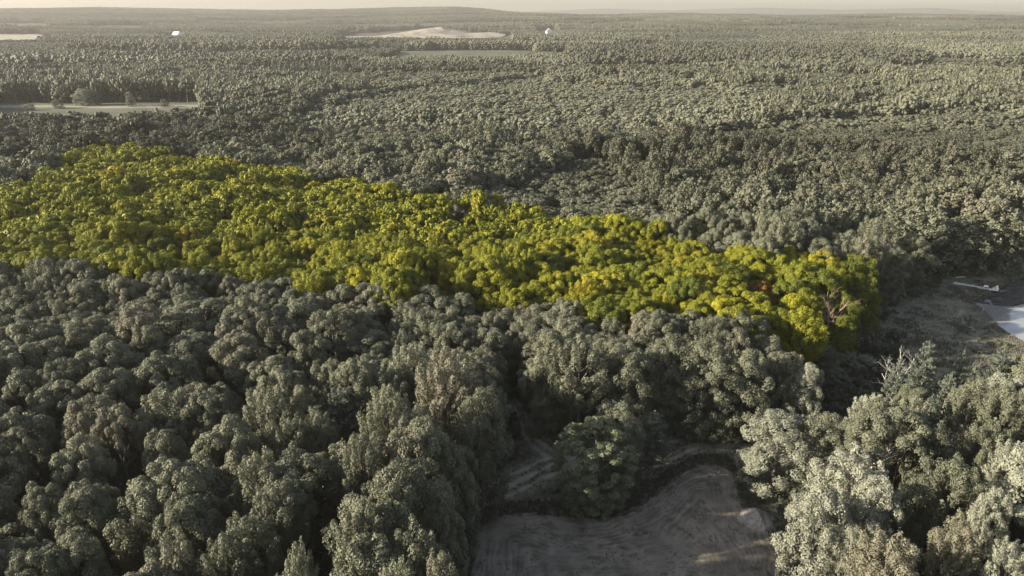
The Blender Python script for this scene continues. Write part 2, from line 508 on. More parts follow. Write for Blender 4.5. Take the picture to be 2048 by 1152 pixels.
def pit_z(x, y):
    u, v, d = proj(x, y, 0)
    base = terrain(x, y)
    b = 24 * np.exp(-((x - PX2) / 75) ** 2 - ((y - PY - 30) / 110) ** 2) + 17 * np.exp(-((x - PX1) / 90) ** 2 - ((y - PY) / 90) ** 2) + 9 * np.exp(-((x - PX3) / 60) ** 2 - ((y - PY) / 80) ** 2)
    return base + 1.0 + b * (.82 + .36 * fbm(x / 30, y / 30, 4))
_x, _y = at([818, 885, 975], [74, 73, 72], 0)
PX1, PX2, PX3 = _x; PY = float(_y[1])
pit_poly = smooth_poly(np.array([[at(680, 70, 0)[0], PY - 30], [PX1 - 120, PY - 170], [PX3 + 30, PY - 200], [PX3 + 70, PY - 60], [PX3 + 55, PY + 90], [PX2, PY + 170], [PX1 - 60, PY + 120], [at(690, 70, 0)[0], PY + 60]]), 2)
sheet('sand_pit', pit_poly, 6, pit_z, M['sand'], label='pale sand pit hills rising out of the distant woods', cat='sand pit')

# ------------------------------------------------------------------ tree building
def frames(d):
    """orthonormal frames with third axis d (n,3)"""
    a = np.where(np.abs(d[:, 2:3]) > .9, [[1., 0, 0]], [[0, 0, 1.]])
    x = np.cross(a, d); x /= np.linalg.norm(x, axis=1, keepdims=True) + 1e-9
    return x, np.cross(d, x), d

def unit(v): return v / (np.linalg.norm(v, axis=1, keepdims=True) + 1e-9)

def leaves(C, D, W, L, n, size, rg, flat=None, aspect=.62, jitter=.45, back=-.35):
    """leaf quads on the outside of clumps: centres C, axes D, half widths W, half lengths L"""
    area = W * np.sqrt(W * L); pr = area / area.sum()
    k = rg.choice(len(C), n, p=pr)
    s = unit(rg.normal(size=(n, 3)))
    s[:, 2] = np.where(s[:, 2] < back, -s[:, 2], s[:, 2])
    X, Y, Z = frames(D[k])
    rad = (.72 + .36 * rg.random(n))[:, None]
    fl = 1.0 if flat is None else flat
    p = C[k] + (X * (s[:, 0] * W[k])[:, None] + Y * (s[:, 1] * W[k] * fl)[:, None] + Z * (s[:, 2] * L[k])[:, None]) * rad
    nrm = unit(X * (s[:, 0] / W[k])[:, None] + Y * (s[:, 1] / (W[k] * fl))[:, None] + Z * (s[:, 2] / L[k])[:, None])
    nrm = unit(nrm + jitter * rg.normal(size=(n, 3)) + [0, 0, .15])
    a, b_, _ = frames(nrm)
    th = rg.random(n) * 2 * np.pi
    e1 = a * np.cos(th)[:, None] + b_ * np.sin(th)[:, None]; e2 = np.cross(nrm, e1)
    sz = (size * (.65 + .7 * rg.random(n)))[:, None]
    e1 = e1 * sz * .5; e2 = e2 * sz * .5 * aspect
    V = np.stack([p - e1, p + e2 - e1 * .1, p + e1, p - e2 - e1 * .1], 1).reshape(-1, 3)
    cv = rg.random(len(C))
    var = np.clip(.55 * cv[k] + .45 * rg.random(n), 0, 1)
    return V, np.arange(4 * n).reshape(n, 4), var

def tube(pts, rad, sides=6):
    pts = np.array(pts, float); n = len(pts)
    d = unit(np.gradient(pts, axis=0))
    X, Y, _ = frames(d)
    th = np.arange(sides) * 2 * np.pi / sides
    V = pts[:, None] + (X[:, None] * np.cos(th)[None, :, None] + Y[:, None] * np.sin(th)[None, :, None]) * np.array(rad)[:, None, None]
    i = np.arange(n * sides).reshape(n, sides)
    F = np.stack([i[:-1], np.roll(i, -1, 1)[:-1], np.roll(i, -1, 1)[1:], i[1:]], -1).reshape(-1, 4)
    return V.reshape(-1, 3), F

def join(parts):
    Vs, Fs = [], []; o = 0
    for V, F in parts:
        Vs.append(V); Fs.append(F + o); o += len(V)
    return np.vstack(Vs), np.vstack(Fs)

def clumps_for(kind, rg):
    """clump centres, axes, widths, lengths for a tree of nominal height 20, crown radius about 5"""
    C, D, W, L = [], [], [], []
    def put(c, d, w_, l_): C.append(c); D.append(d); W.append(w_); L.append(l_)
    if kind in ('oak', 'full', 'bush'):
        if kind == 'oak':
            cz, rad = 14.0, np.array([3.3, 3.3, 3.2]); nl = 9
        elif kind == 'full':
            cz, rad = 10.3, np.array([3.1, 3.1, 7.3]); nl = 23
        else:
            cz, rad = 9.6, np.array([4.9, 4.9, 9.2]); nl = 150
        off = rg.random() * 6.28
        lobes = []
        for i in range(nl):
            f = (i + .5) / nl
            z = 1 - 1.35 * f if kind == 'oak' else 1 - 2 * f
            z += rg.uniform(-.12, .12); z = max(-.95, min(1, z))
            ph = off + i * 2.39996 + rg.uniform(-.35, .35)
            r = math.sqrt(max(0, 1 - z * z))
            if kind == 'full' and z < 0: r = max(r, .8 + .1 * rg.random())
            if kind == 'bush' and z < 0: r = max(r, .82)
            c = np.array([r * math.cos(ph), r * math.sin(ph), z]) * rad * (rg.uniform(.82, 1.15) if kind != 'bush' else rg.uniform(.95, 1.04)) + [0, 0, cz]
            lobes.append((c, rg.uniform(1.7, 2.7) if kind != 'bush' else rg.uniform(.5, .75)))
        for c, lr in lobes:
            out = (c - [0, 0, cz - 2]) ; out = out / (np.linalg.norm(out) + 1e-6)
            nc = 9 if kind != 'bush' else 3
            for j in range(nc):
                s = rg.normal(size=3); s /= np.linalg.norm(s)
                if s @ out < -.25: s = -s
                s = s + [0, 0, .15]; s /= np.linalg.norm(s)
                ww = rg.uniform(.75, 1.2) if kind != 'bush' else rg.uniform(.45, .7)
                p = c + s * lr * rg.uniform(.75, 1.0)
                if p[2] < .6: p[2] = .6 + rg.random()
                put(p, unit((s + [0, 0, .25])[None])[0], ww, ww * rg.uniform(.8, 1.2))
    elif kind == 'plume':
        n = 62
        off = rg.random() * 6.28
        for i in range(n):
            f = (i + .5) / n
            z = 1 - 1.75 * f
            ph = off + i * 2.39996 + rg.uniform(-.4, .4)
            r = math.sqrt(max(0, 1 - z * z)) * rg.uniform(.75, 1.1)
            c = np.array([3.7 * r * math.cos(ph), 3.7 * r * math.sin(ph), 12.2 + 5.6 * z + rg.uniform(-.6, .9)])
            d = np.array([r * math.cos(ph) * .55, r * math.sin(ph) * .55, 1.0 + .2 * z]); d += rg.normal(size=3) * .12
            put(c, d / np.linalg.norm(d), rg.uniform(.6, .95), rg.uniform(1.4, 2.4))
    elif kind == 'slim':
        n = 40; off = rg.random() * 6
        for i in range(n):
            f = (i + .5) / n; z = 1 - 1.9 * f; ph = off + i * 2.39996
            r = math.sqrt(max(0, 1 - z * z)) * rg.uniform(.6, 1.1)
            c = np.array([2.3 * r * math.cos(ph), 2.3 * r * math.sin(ph), 12 + 6.5 * z])
            d = np.array([r * math.cos(ph) * .6, r * math.sin(ph) * .6, 1.0]); 
            put(c, d / np.linalg.norm(d), rg.uniform(.7, 1.1), rg.uniform(1.0, 1.6))
    elif kind == 'pine':
        z = 4.0
        while z < 19.0:
            f = (z - 4) / 15.5
            rmax = 4.3 * (1 - f) ** .7 * rg.uniform(.75, 1.1) + .5
            nb = rg.integers(4, 7); o = rg.random() * 6.28
            for j in range(nb):
                ph = o + j * 6.283 / nb + rg.uniform(-.3, .3)
                rb = rmax * rg.uniform(.65, 1.1)
                for q in (.45, .85):
                    if q * rb < .6 and q < .8: continue
                    c = np.array([math.cos(ph) * rb * q, math.sin(ph) * rb * q, z + rb * q * (.12 + .35 * f) + rg.uniform(-.2, .2)])
                    d = np.array([math.cos(ph), math.sin(ph), .35 + .7 * f])
                    put(c, d / np.linalg.norm(d), rg.uniform(.5, .75), max(.6, rb * .33))
            z += rg.uniform(.95, 1.5)
        put(np.array([0, 0, 19.2]), np.array([0, 0, 1.]), .45, 1.2)
    elif kind == 'spire':
        z = 2.0; k = 0
        while z < 19.5:
            f = z / 20
            rmax = 3.1 * (1 - f) ** .85 + .25
            nb = 6 if f < .7 else 4
            for j in range(nb):
                ph = k * .7 + j * 6.283 / nb + rg.uniform(-.25, .25)
                rb = rmax * rg.uniform(.6, 1.05)
                c = np.array([math.cos(ph) * rb * .7, math.sin(ph) * rb * .7, z])
                d = np.array([math.cos(ph), math.sin(ph), .1])
                put(c, d / np.linalg.norm(d), .7, max(.5, rb * .45))
            z += 1.5; k += 1
        put(np.array([0, 0, 19.6]), np.array([0, 0, 1.]), .35, .9)
    return np.array(C), np.array(D), np.array(W), np.array(L)

PALE_TRUNK = {}
def trunk_for(kind, C, rg, simple=False):
    top = {'oak': 13, 'full': 14, 'bush': 12, 'plume': 15, 'slim': 15, 'pine': 19.2, 'spire': 19}[kind]
    r0 = {'oak': .38, 'full': .36, 'bush': .34, 'plume': .34, 'slim': .2, 'pine': .34, 'spire': .22}[kind]
    n = 3 if simple else 7
    z = np.linspace(-.4, top, n)
    px = np.cumsum(rg.normal(size=n) * .12); py = np.cumsum(rg.normal(size=n) * .12); px[0] = py[0] = 0
    tr = [tube(np.stack([px, py, z], 1), r0 * (1 - .8 * (z - z[0]) / (top + .4)) * np.where(z < .2, 1.3, 1), 4 if simple else 7)]
    if not simple:
        pick = rg.choice(len(C), min(len(C), 12 if kind != 'pine' else 20), replace=False)
        for i in pick:
            c = C[i]
            zb = max(2.5, min(top - .5, c[2] - (3.2 if kind != 'pine' else .6) - rg.random() * 2))
            b0 = np.array([np.interp(zb, z, px), np.interp(zb, z, py), zb])
            mid = b0 * .45 + c * .55 + [0, 0, -.4]
            tr.append(tube([b0, mid, c], [.13, .08, .03], 4))
    return join(tr)

_ico = None
def ico():
    global _ico
    if _ico is None:
        p = (1 + 5 ** .5) / 2
        v = np.array([(-1, p, 0), (1, p, 0), (-1, -p, 0), (1, -p, 0), (0, -1, p), (0, 1, p), (0, -1, -p), (0, 1, -p), (p, 0, -1), (p, 0, 1), (-p, 0, -1), (-p, 0, 1)], float)
        v /= np.linalg.norm(v[0])
        f = np.array([(0, 11, 5), (0, 5, 1), (0, 1, 7), (0, 7, 10), (0, 10, 11), (1, 5, 9), (5, 11, 4), (11, 10, 2), (10, 7, 6), (7, 1, 8), (3, 9, 4), (3, 4, 2), (3, 2, 6), (3, 6, 8), (3, 8, 9), (4, 9, 5), (2, 4, 11), (6, 2, 10), (8, 6, 7), (9, 8, 1)])
        _ico = v, f
    return _ico

def lumps(C, D, W, L, rg, grow=1.0):
    """leafy clumps as small uneven solids (each face a quad with a doubled corner avoided: triangles padded)"""
    v, f = ico()
    n = len(C)
    X, Y, Z = frames(D)
    rad = rg.uniform(.7, 1.25, (n, 12, 1)) * grow
    P = C[:, None] + rad * (X[:, None] * (v[None, :, 0] * W[:, None])[..., None] + Y[:, None] * (v[None, :, 1] * W[:, None])[..., None] + Z[:, None] * (v[None, :, 2] * L[:, None])[..., None])
    F_ = (f[None] + (np.arange(n) * 12)[:, None, None]).reshape(-1, 3)
    var = np.repeat(rg.random(n), 20) * .6 + rg.random(n * 20) * .4
    return P.reshape(-1, 3), F_, var

def quads_to_tris(F_): return np.vstack([F_[:, [0, 1, 2]], F_[:, [0, 2, 3]]])

class Proto: pass
def build_proto(kind, seed, n, size, simple, leafmat='grey'):
    rg = np.random.default_rng(seed)
    C, D, W, L = clumps_for(kind, rg)
    p = Proto(); p.kind = kind
    kw = {}
    if kind in ('pine',): kw = dict(flat=.55, aspect=.4, jitter=.5, back=-1)
    if kind == 'spire': kw = dict(flat=.6, aspect=.45, back=-1)
    if kind == 'plume': kw = dict(aspect=.5, back=-.8)
    if kind == 'bush': kw = dict(aspect=.55, jitter=.6)
    p.leaf = leaves(C, D, W, L, n, size, rg, **kw)
    p.trunk = trunk_for(kind, C, rg, simple)
    if simple == 2:
        k = rg.choice(len(C), max(8, len(C) // 3), replace=False)
        g = 1.0
        if kind not in NEEDLE: g = 1.35
        Vu, Fu, vu = lumps(C[k], D[k], W[k], L[k], rg, g)
        Vl, Fl, var = p.leaf
        p.leaf = (np.vstack([Vl, Vu]), np.vstack([quads_to_tris(Fl), Fu + len(Vl)]), np.r_[var, var, vu])
        p.trunk = (p.trunk[0], quads_to_tris(p.trunk[1]))
    return p

def combined(name, p, leafmat, bark):
    Vl, Fl, var = p.leaf; Vt, Ft = p.trunk
    V = np.vstack([Vl, Vt]); F = np.vstack([Fl, Ft + len(Vl)])
    fm = np.r_[np.zeros(len(Fl), int), np.ones(len(Ft), int)]
    return make_mesh(name, V, F, [leafmat, bark], {'leafvar': ('FACE', np.r_[var, np.full(len(Ft), .5)])}, fmat=fm, smooth=True)

KINDS = {'oak': 4, 'plume': 3, 'full': 3, 'slim': 2, 'pine': 2, 'spire': 2}
NEEDLE = {'pine', 'spire'}
N0 = {'oak': 24000, 'plume': 22000, 'full': 28000, 'bush': 40000, 'slim': 9000, 'pine': 14000, 'spire': 7000}
N1 = {k: v // 7 for k, v in N0.items()}
N2 = {k: v // 40 for k, v in N0.items()}
NEAR, MID, FAR = {}, {}, {}     # kind -> list of protos / meshes
sid = 100
for k, c in KINDS.items():
    NEAR[k] = []; MID[k] = []; FAR[k] = []
    for i in range(c):
        sid += 1
        p0 = build_proto(k, sid, N0[k], .29 if k not in NEEDLE else .38, False)
        lm = M['needle'] if k in NEEDLE else M['grey']
        Vl, Fl, var = p0.leaf
        cm = make_mesh('crown_' + k, Vl, Fl, lm, {'leafvar': ('FACE', var)})
        tm = make_mesh('trunk_' + k, p0.trunk[0], p0.trunk[1], M['bark'], smooth=True)
        NEAR[k].append((cm, tm))
        MID[k].append(build_proto(k, sid, N1[k], .78, True))
        FAR[k].append(build_proto(k, sid, N2[k], 1.0, 2))
sid = 300
p0 = build_proto('bush', 300, N0['bush'], .30, False)
BUSH = (make_mesh('crown_bush', *p0.leaf[:2], M['grey'], {'leafvar': ('FACE', p0.leaf[2])}), make_mesh('trunk_bush', *p0.trunk, M['bark'], smooth=True))

# ------------------------------------------------------------------ where the trees stand
def in_clear_view(x, y, z0, h, rad, near=True):
    """True where a tree at (x, y) would stand on, or hide, ground that the photograph shows open"""
    bad = np.zeros(x.shape, bool)
    polys = VIS_NEAR if near else VIS_FAR
    for fr, off in [(f, o * (.75 if f < .3 or f > .8 else .95)) for f in np.linspace(0, .97, 12) for o in ((-1, 0, 1) if 0 < f < .95 else (0,))]:
        u, v, d = proj(x + off * rad, y, z0 + fr * h)
        for pl in polys: bad |= inpoly(u, v, pl)
    return bad
VIS_NEAR = [[(915, 1700), (936, 1010), (960, 985), (1012, 940), (1018, 800), (1012, 775), (1035, 790), (1105, 885), (1345, 868), (1480, 880), (1500, 960), (1540, 1010), (1575, 1060), (1610, 1700)],
            [(1700, 720), (1730, 672), (1780, 628), (1860, 582), (1905, 560), (1960, 548), (2060, 535), (2400, 520), (2400, 740), (2060, 690), (1985, 692), (1930, 680), (1870, 680), (1800, 700), (1740, 760)],
            [(1612, 915), (1645, 925), (1640, 945), (1612, 935)]]
VIS_FAR = [FARFIELD_PIX, MIDFIELD_PIX, [(690, 74), (730, 66), (790, 63), (870, 55), (930, 64), (1000, 68), (995, 78), (860, 77), (760, 73), (690, 77)],
           [(1088, 60), (1110, 60), (1110, 69), (1088, 69)], [(347, 64), (364, 64), (364, 73), (347, 73)]] + [v for _, _, v in FARPALE]

# individually placed trees, mostly read from the photograph: crown top pixel (u, v), crown width in px, height in m, kind
HAND = [
    # left wood
    (202, 674, 118, 21, 'oak'), (318, 705, 132, 21, 'oak'), (383, 599, 150, 20, 'oak'), (472, 671, 115, 20, 'oak'), (212, 733, 118, 20, 'oak'),
    (290, 650, 75, 20, 'oak'), (60, 640, 110, 20, 'oak'), (40, 735, 100, 20, 'oak'), (170, 790, 110, 20, 'oak'), (225, 806, 100, 21, 'oak'),
    (400, 790, 95, 20, 'oak'), (320, 855, 85, 19, 'oak'), (445, 850, 130, 21, 'oak'), (150, 875, 120, 20, 'oak'), (570, 830, 100, 21, 'plume'),
    (630, 815, 90, 20, 'plume'), (75, 968, 90, 20, 'oak'), (165, 965, 130, 20, 'oak'), (370, 985, 130, 21, 'oak'), (545, 955, 115, 22, 'plume'),
    (490, 1025, 130, 21, 'plume'), (335, 1070, 120, 20, 'plume'), (440, 1075, 120, 20, 'plume'), (130, 1065, 130, 20, 'oak'), (60, 1105, 120, 20, 'oak'),
    (620, 660, 95, 20, 'oak'), (720, 615, 80, 19, 'oak'), (555, 735, 90, 20, 'oak'), (660, 720, 90, 20, 'oak'), (20, 855, 100, 20, 'oak'),
    # column beside the clearing, raised and extended past the frame to shade the field
    (890, 690, 120, 26, 'plume'), (770, 765, 110, 26, 'plume'), (960, 775, 110, 23, 'full'), (850, 830, 120, 25, 'full'), (725, 850, 110, 25, 'plume'),
    (905, 880, 100, 21, 'full'), (790, 925, 130, 25, 'full'), (870, 960, 110, 22, 'full'), (720, 1000, 130, 25, 'plume'), (820, 1050, 150, 24, 'plume'),
    (705, 1075, 120, 24, 'plume'), (880, 1105, 100, 24, 'full'), (790, 1120, 120, 26, 'plume'), (850, 1190, 130, 23, 'full'), (830, 1290, 130, 23, 'full'), (840, 1400, 140, 23, 'full'), (590, 1085, 90, 23, 'plume'), 
    # wood behind the clearing
    (1165, 668, 130, 22, 'plume'), (1098, 662, 95, 22, 'full'), (1260, 690, 110, 20, 'full'), (1340, 665, 110, 20, 'full'), (1420, 680, 115, 20, 'full'),
    (1500, 695, 110, 19, 'full'), (1120, 704, 80, 17, 'full'), (1210, 722, 90, 15, 'full'), (1300, 722, 95, 15, 'full'), (1390, 726, 90, 15, 'full'), (1475, 735, 80, 14, 'full'),
    (1620, 725, 70, 16, 'full'), (1570, 700, 80, 17, 'full'), (1652, 690, 70, 9, 'full'), (1692, 704, 66, 7, 'full'), (1735, 712, 55, 5, 'full'), (1672, 735, 60, 6, 'full'),
    # right wood
    (1792, 815, 170, 20, 'oak'), (1828, 795, 95, 20, 'plume'), (1922, 919, 118, 19, 'plume'), (1642, 970, 130, 18, 'full'), (1789, 1072, 150, 18, 'plume'),
    (1929, 1030, 105, 18, 'plume'), (1998, 975, 80, 19, 'full'), (1850, 950, 90, 16, 'full'), (1980, 840, 100, 19, 'plume'), (2020, 770, 90, 20, 'plume'),
    (1960, 760, 90, 19, 'plume'), (2040, 880, 90, 19, 'plume'), (1720, 1060, 80, 14, 'full'), (2030, 1080, 100, 17, 'plume'), (1700, 905, 60, 11, 'full'), (1880, 855, 100, 17, 'full'),
    (1860, 684, 90, 19, 'pine'), (1800, 720, 80, 17, 'pine'), (1930, 700, 60, 17, 'pine'), (2010, 692, 90, 19, 'pine'), (1905, 745, 80, 15, 'pine'),
    # beyond the parcel tip, by the marsh
    (1920, 380, 90, 22, 'plume'), (1980, 395, 90, 22, 'oak'), (1860, 410, 100, 22, 'plume'), (1760, 430, 90, 22, 'plume'), (1630, 445, 60, 23, 'pine'), (1690, 470, 70, 20, 'plume'), (2030, 415, 80, 20, 'plume'),
    (1940, 432, 90, 18, 'full'), (1850, 436, 90, 18, 'full'), (2020, 443, 80, 16, 'full'), (1895, 445, 80, 16, 'full'), (1980, 430, 80, 18, 'plume'),
    (1722, 543, 72, 18, 'full'), (1700, 590, 70, 16, 'full'), (1694, 630, 55, 14, 'full'), (1745, 580, 50, 13, 'full'), (1790, 488, 70, 17, 'full'), (1835, 467, 80, 17, 'full'),
]
TX, TY, TH, TR, TK, TI = [], [], [], [], [], []
def add_tree(x, y, h, rad, kind, i): TX.append(x); TY.append(y); TH.append(h); TR.append(rad); TK.append(kind); TI.append(i)
for (u, v, wpx, h, k) in HAND:
    x, y = at(u, v, h)
    _, _, d = proj(x, y, h * .8)
    add_tree(float(x), float(y), h, wpx * float(d) / FPX / 2, k, int(rng.integers(0, KINDS[k])))
for (x, y, h, r) in ((-13, 77, 24, 4.6), (-14.5, 84, 24, 4.6), (-13, 91, 22, 4.2), (-16, 70, 24, 5), (-15, 62, 24, 5)): add_tree(x, y, h, r, 'full', 1)  # tall trees added to cast shade across the field
nhand = len(TX)

# single trees with a look of their own keep their ground free
SPECIAL_SPOTS = []
def spot(u, v, z=0.0):
    x, y = at(u, v, z); return float(x), float(y)

# stands: Voronoi cells of one character each
sr = np.random.default_rng(21)
cells = np.stack([sr.uniform(-900, 900, 90), sr.uniform(150, 1300, 90)], 1)
cell_kind = sr.choice(4, 90, p=[.66, .18, .10, .06])     # 0 mixed oak, 1 plume, 2 slim young wood, 3 conifer
cell_h = sr.choice([.66, .82, .95, 1.02, 1.1], 90)
def stand(x, y):
    xx = x + 30 * (fbm(x / 40, y / 40, 2) - .5); yy = y + 30 * (fbm(x / 40 + 9, y / 40, 2) - .5)
    d = (xx[:, None] - cells[:, 0]) ** 2 + (yy[:, None] - cells[:, 1]) ** 2
    return d.argmin(1)
YOUNG = [(640, 190), (820, 165), (1100, 140), (1400, 150), (1560, 200), (1500, 255), (1300, 275), (1000, 290), (700, 300), (560, 250)]

def jgrid(x0, x1, y0, y1, s, rg):
    xs = np.arange(x0, x1, s); ys = np.arange(y0, y1, s * .9)
    X, Y = np.meshgrid(xs, ys)
    X[::2] += s / 2
    X = X + rg.uniform(-.36, .36, X.shape) * s; Y = Y + rg.uniform(-.36, .36, Y.shape) * s
    return X.ravel(), Y.ravel()

rg = np.random.default_rng(31)
FAR_R = 950.0
X1, Y1 = jgrid(-760, 760, 30, 250, 5.7, rg)
X2, Y2 = jgrid(-760, 760, 250, FAR_R, 7.7, rg)
X = np.r_[X1, X2]; Y = np.r_[Y1, Y2]
k = (X < .76 * Y + 40) & (X > -.76 * Y - 75)
X, Y = X[k], Y[k]
k = rg.random(X.size) > np.where(fbm(X / 25, Y / 25, 3) < .32, .15, .01); X, Y = X[k], Y[k]
st = stand(X, Y); ck = cell_kind[st]; ch = cell_h[st]
uu, vv, _ = proj(X, Y, 14.0)
young = inpoly(uu, vv, YOUNG)
parcel = inpoly(uu, vv, PARCEL)
near = (vv > 560) | parcel
ck = np.where(near, 0, ck); ck = np.where(young, rg.choice([2, 2, 3, 0], X.size), ck)
ch = np.where(near, 1.0, ch)
H = (18.6 + 5.5 * (fbm(X / 18, Y / 18, 3) - .5) * 2 + rg.normal(size=X.size) * 1.1) * ch
H = np.where(young, H * .72, H)
RAD = np.clip(rg.normal(4.9, .8, X.size), 3.5, 6.6) * np.where(Y > 250, 1.1, 1.0)
kinds = np.empty(X.size, object)
r1 = rg.random(X.size)
kinds[:] = 'oak'
kinds[(ck == 0) & (r1 > .78)] = 'plume'
kinds[(ck == 0) & (r1 > .955)] = 'pine'
kinds[(ck == 1)] = np.where(r1[ck == 1] > .3, 'plume', 'oak')
kinds[(ck == 2)] = np.where(r1[ck == 2] > .25, 'slim', 'oak')
kinds[(ck == 3)] = np.where(r1[ck == 3] > .25, 'spire', 'slim')
kinds[parcel & (kinds == 'pine')] = 'oak'
rightwood = (uu > 1600) & (vv > 640)
kinds[rightwood & (r1 > .45)] = 'plume'
kinds[rightwood & (r1 > .88)] = 'pine'
kinds[(uu > 700) & (uu < 1000) & (vv > 640) & (r1 > .4)] = 'plume'
bnd = (uu > 1500) & (vv < 545) & (vv > 380) & ~parcel
kinds[bnd & (r1 > .6)] = 'plume'; kinds[bnd & (r1 > .95)] = 'pine'
RAD = np.where(np.isin(kinds, ['slim']), RAD * .62, RAD); RAD = np.where(kinds == 'spire', RAD * .55, RAD); RAD = np.where(kinds == 'pine', RAD * .85, RAD)
# keep clear of open ground, of the placed trees and of the other single trees
bad = in_clear_view(X, Y, 0, H, RAD, True) | in_clear_view(X, Y, 0, H, RAD, False)
bad |= inpoly(X, Y, clear_w) | inpoly(X, Y, marsh_w)
hx = np.array(TX); hy = np.array(TY); hr = np.array(TR)
bad |= ((X[:, None] - hx) ** 2 + (Y[:, None] - hy) ** 2 < (hr * .85 + RAD[:, None] * .55) ** 2).any(1)
# a placed crown must not be hidden: nothing taller right in front of it
for q in range(nhand):
    dy = hy[q] - Y
    bad |= (np.abs(X - hx[q] * Y / hy[q]) < hr[q] * .8) & (dy > 0) & (dy < 9) & (H > TH[q] - dy * .45)
DEAD = [  # u, v of the foot, height, bark, label
    (97, 800, 14, 'dull_bark', 'bare grey dead tree among the green crowns near the left edge'),
    (1643, 728, 18.5, 'pink_bark', 'bare pinkish dead tree at the right end of the yellow-green trees'),
    (1787, 840, 15, 'pale_bark', 'bleached white dead tree leaning behind the pale lit oak on the right'),
    (1849, 1072, 10, 'pale_bark', 'short bleached dead trunk among the lower right crowns')]
dead_xy = [spot(u, v) for u, v, *_ in DEAD]
for (x, y) in dead_xy:
    bad |= ((X - x) ** 2 + (Y - y) ** 2 < 3.6 ** 2) | ((np.abs(X - x) < 3.6) & (y - Y > 0) & (y - Y < 15) & (H > 9))
for (u, v, r_) in ((1512, 690, 3.6), (918, 528, 3.8), (903, 665, 5.2)):
    x, y = spot(u, v)
    bad |= ((X - x) ** 2 + (Y - y) ** 2 < (r_ + RAD * .5) ** 2) | ((np.abs(X - x * Y / y) < r_ * .8) & (y - Y > 0) & (y - Y < 15))
X, Y, H, RAD, kinds, parcel, young = [a[~bad] for a in (X, Y, H, RAD, kinds, parcel, young)]
# trees on the rim of open ground are leafy down to the foot
dop = np.minimum(polydist(X, Y, clear_w)[0], polydist(X, Y, marsh_w)[0])
rim = (dop < 7) & (Y < 260)
kinds[rim & (kinds == 'oak')] = 'full'
kinds[(kinds == 'oak') & (np.hypot(X, Y) > 430) & (rg.random(X.size) < .5)] = 'full'
for i in range(X.size):
    add_tree(X[i], Y[i], H[i], RAD[i], kinds[i], int(rg.integers(0, KINDS[kinds[i]])))
TX = np.array(TX); TY = np.array(TY); TH = np.array(TH); TR = np.array(TR); TK = np.array(TK, object); TI = np.array(TI)
TZ = terrain(TX, TY) * (np.hypot(TX, TY) > 600)
tu, tv, td = proj(TX, TY, TZ + TH * .75)
TP = inpoly(tu, tv, PARCEL)
TROT = rg.random(TX.size) * 6.283
cell_t = sr.choice([-.42, -.32, -.24, -.16, -.02], 90)  # stand tones, darkened in colour for the self-shade distant crowns lack
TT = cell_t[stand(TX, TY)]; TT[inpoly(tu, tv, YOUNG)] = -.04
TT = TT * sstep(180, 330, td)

# ------------------------------------------------------------------ single trees become things
RN = {'oak': 5.4, 'plume': 4.6, 'full': 5.2, 'slim': 3.2, 'pine': 4.6, 'spire': 3.2}
_, tvt, _ = proj(TX, TY, TZ + TH)
pr_ = TR * FPX / td
inframe = (tu + pr_ > 2) & (tu - pr_ < 2046) & (tv > 0) & (tvt < 1215)
order = np.argsort(td)
single = np.zeros(TX.size, bool)
cnt = {'y': 0, 'p': 0, 'g': 0}
for i in order:
    if not inframe[i]: continue
    key = 'y' if TP[i] else ('p' if TK[i] == 'pine' else 'g')
    lim = {'y': 300, 'p': 60, 'g': 300}[key]
    if cnt[key] < lim and td[i] < 420:
        cnt[key] += 1; single[i] = True
NAMES = {'oak': 'broadleaf_tree', 'full': 'broadleaf_tree', 'plume': 'upright_tree', 'slim': 'young_tree', 'pine': 'pine_tree', 'spire': 'spruce_tree'}
LOOK = {'oak': 'round-crowned', 'full': 'low-branched', 'plume': 'upright feathery', 'slim': 'slim', 'pine': 'layered pine', 'spire': 'narrow spired'}
def zone(i):
    """colour, and where the tree stands among things one can find"""
    u, v = tu[i], tv[i]
    if TP[i]:
        col = 'yellow-green'
        lo = 544 + .0796 * u; hi = max(288 + (u - 193) * .167, 288 if u > 193 else 395 - .554 * u)
        f = (v - hi) / max(lo - hi, 1)
        row = 'along the far edge' if f < .3 else ('along the near edge' if f > .7 else 'in the middle')
        side = 'left end' if u < 420 else ('left half' if u < 850 else ('right half' if u < 1300 else 'marsh end'))
        return col, row + ' of the bright parcel, ' + side
    lower = 544 + .0796 * u
    col = 'grey-green'
    if v < min(lower, 640) and (u < 1708 or v < 600):
        return col, ('beyond the bright parcel, above its left half' if u < 850 else ('beyond the bright parcel, above its right half' if u < 1500 else 'between the bright parcel tip and the dock shore' if u < 1800 else 'on the far shore behind the dock'))
    if u > 1560 and v > 640:
        return col, ('beside the marsh below the pond' if v < 800 else ('in the sunlit wood at lower right edge' if u > 1880 else 'in the sunlit right wood near the bare field'))
    if u > 1020:
        return col, 'behind the clearing, ' + ('left part' if u < 1240 else 'right part')
    row = 'just below the bright parcel' if v < lower + 110 else (('midway in the lower left wood' if v < 780 else 'low in the left foreground wood') if v < 900 else 'in the nearest lower left wood')
    side = 'by the left edge' if u < 200 else ('left of centre' if u < 440 else ('towards the middle' if u < 700 else 'near the clearing'))
    return col, row + ', ' + side
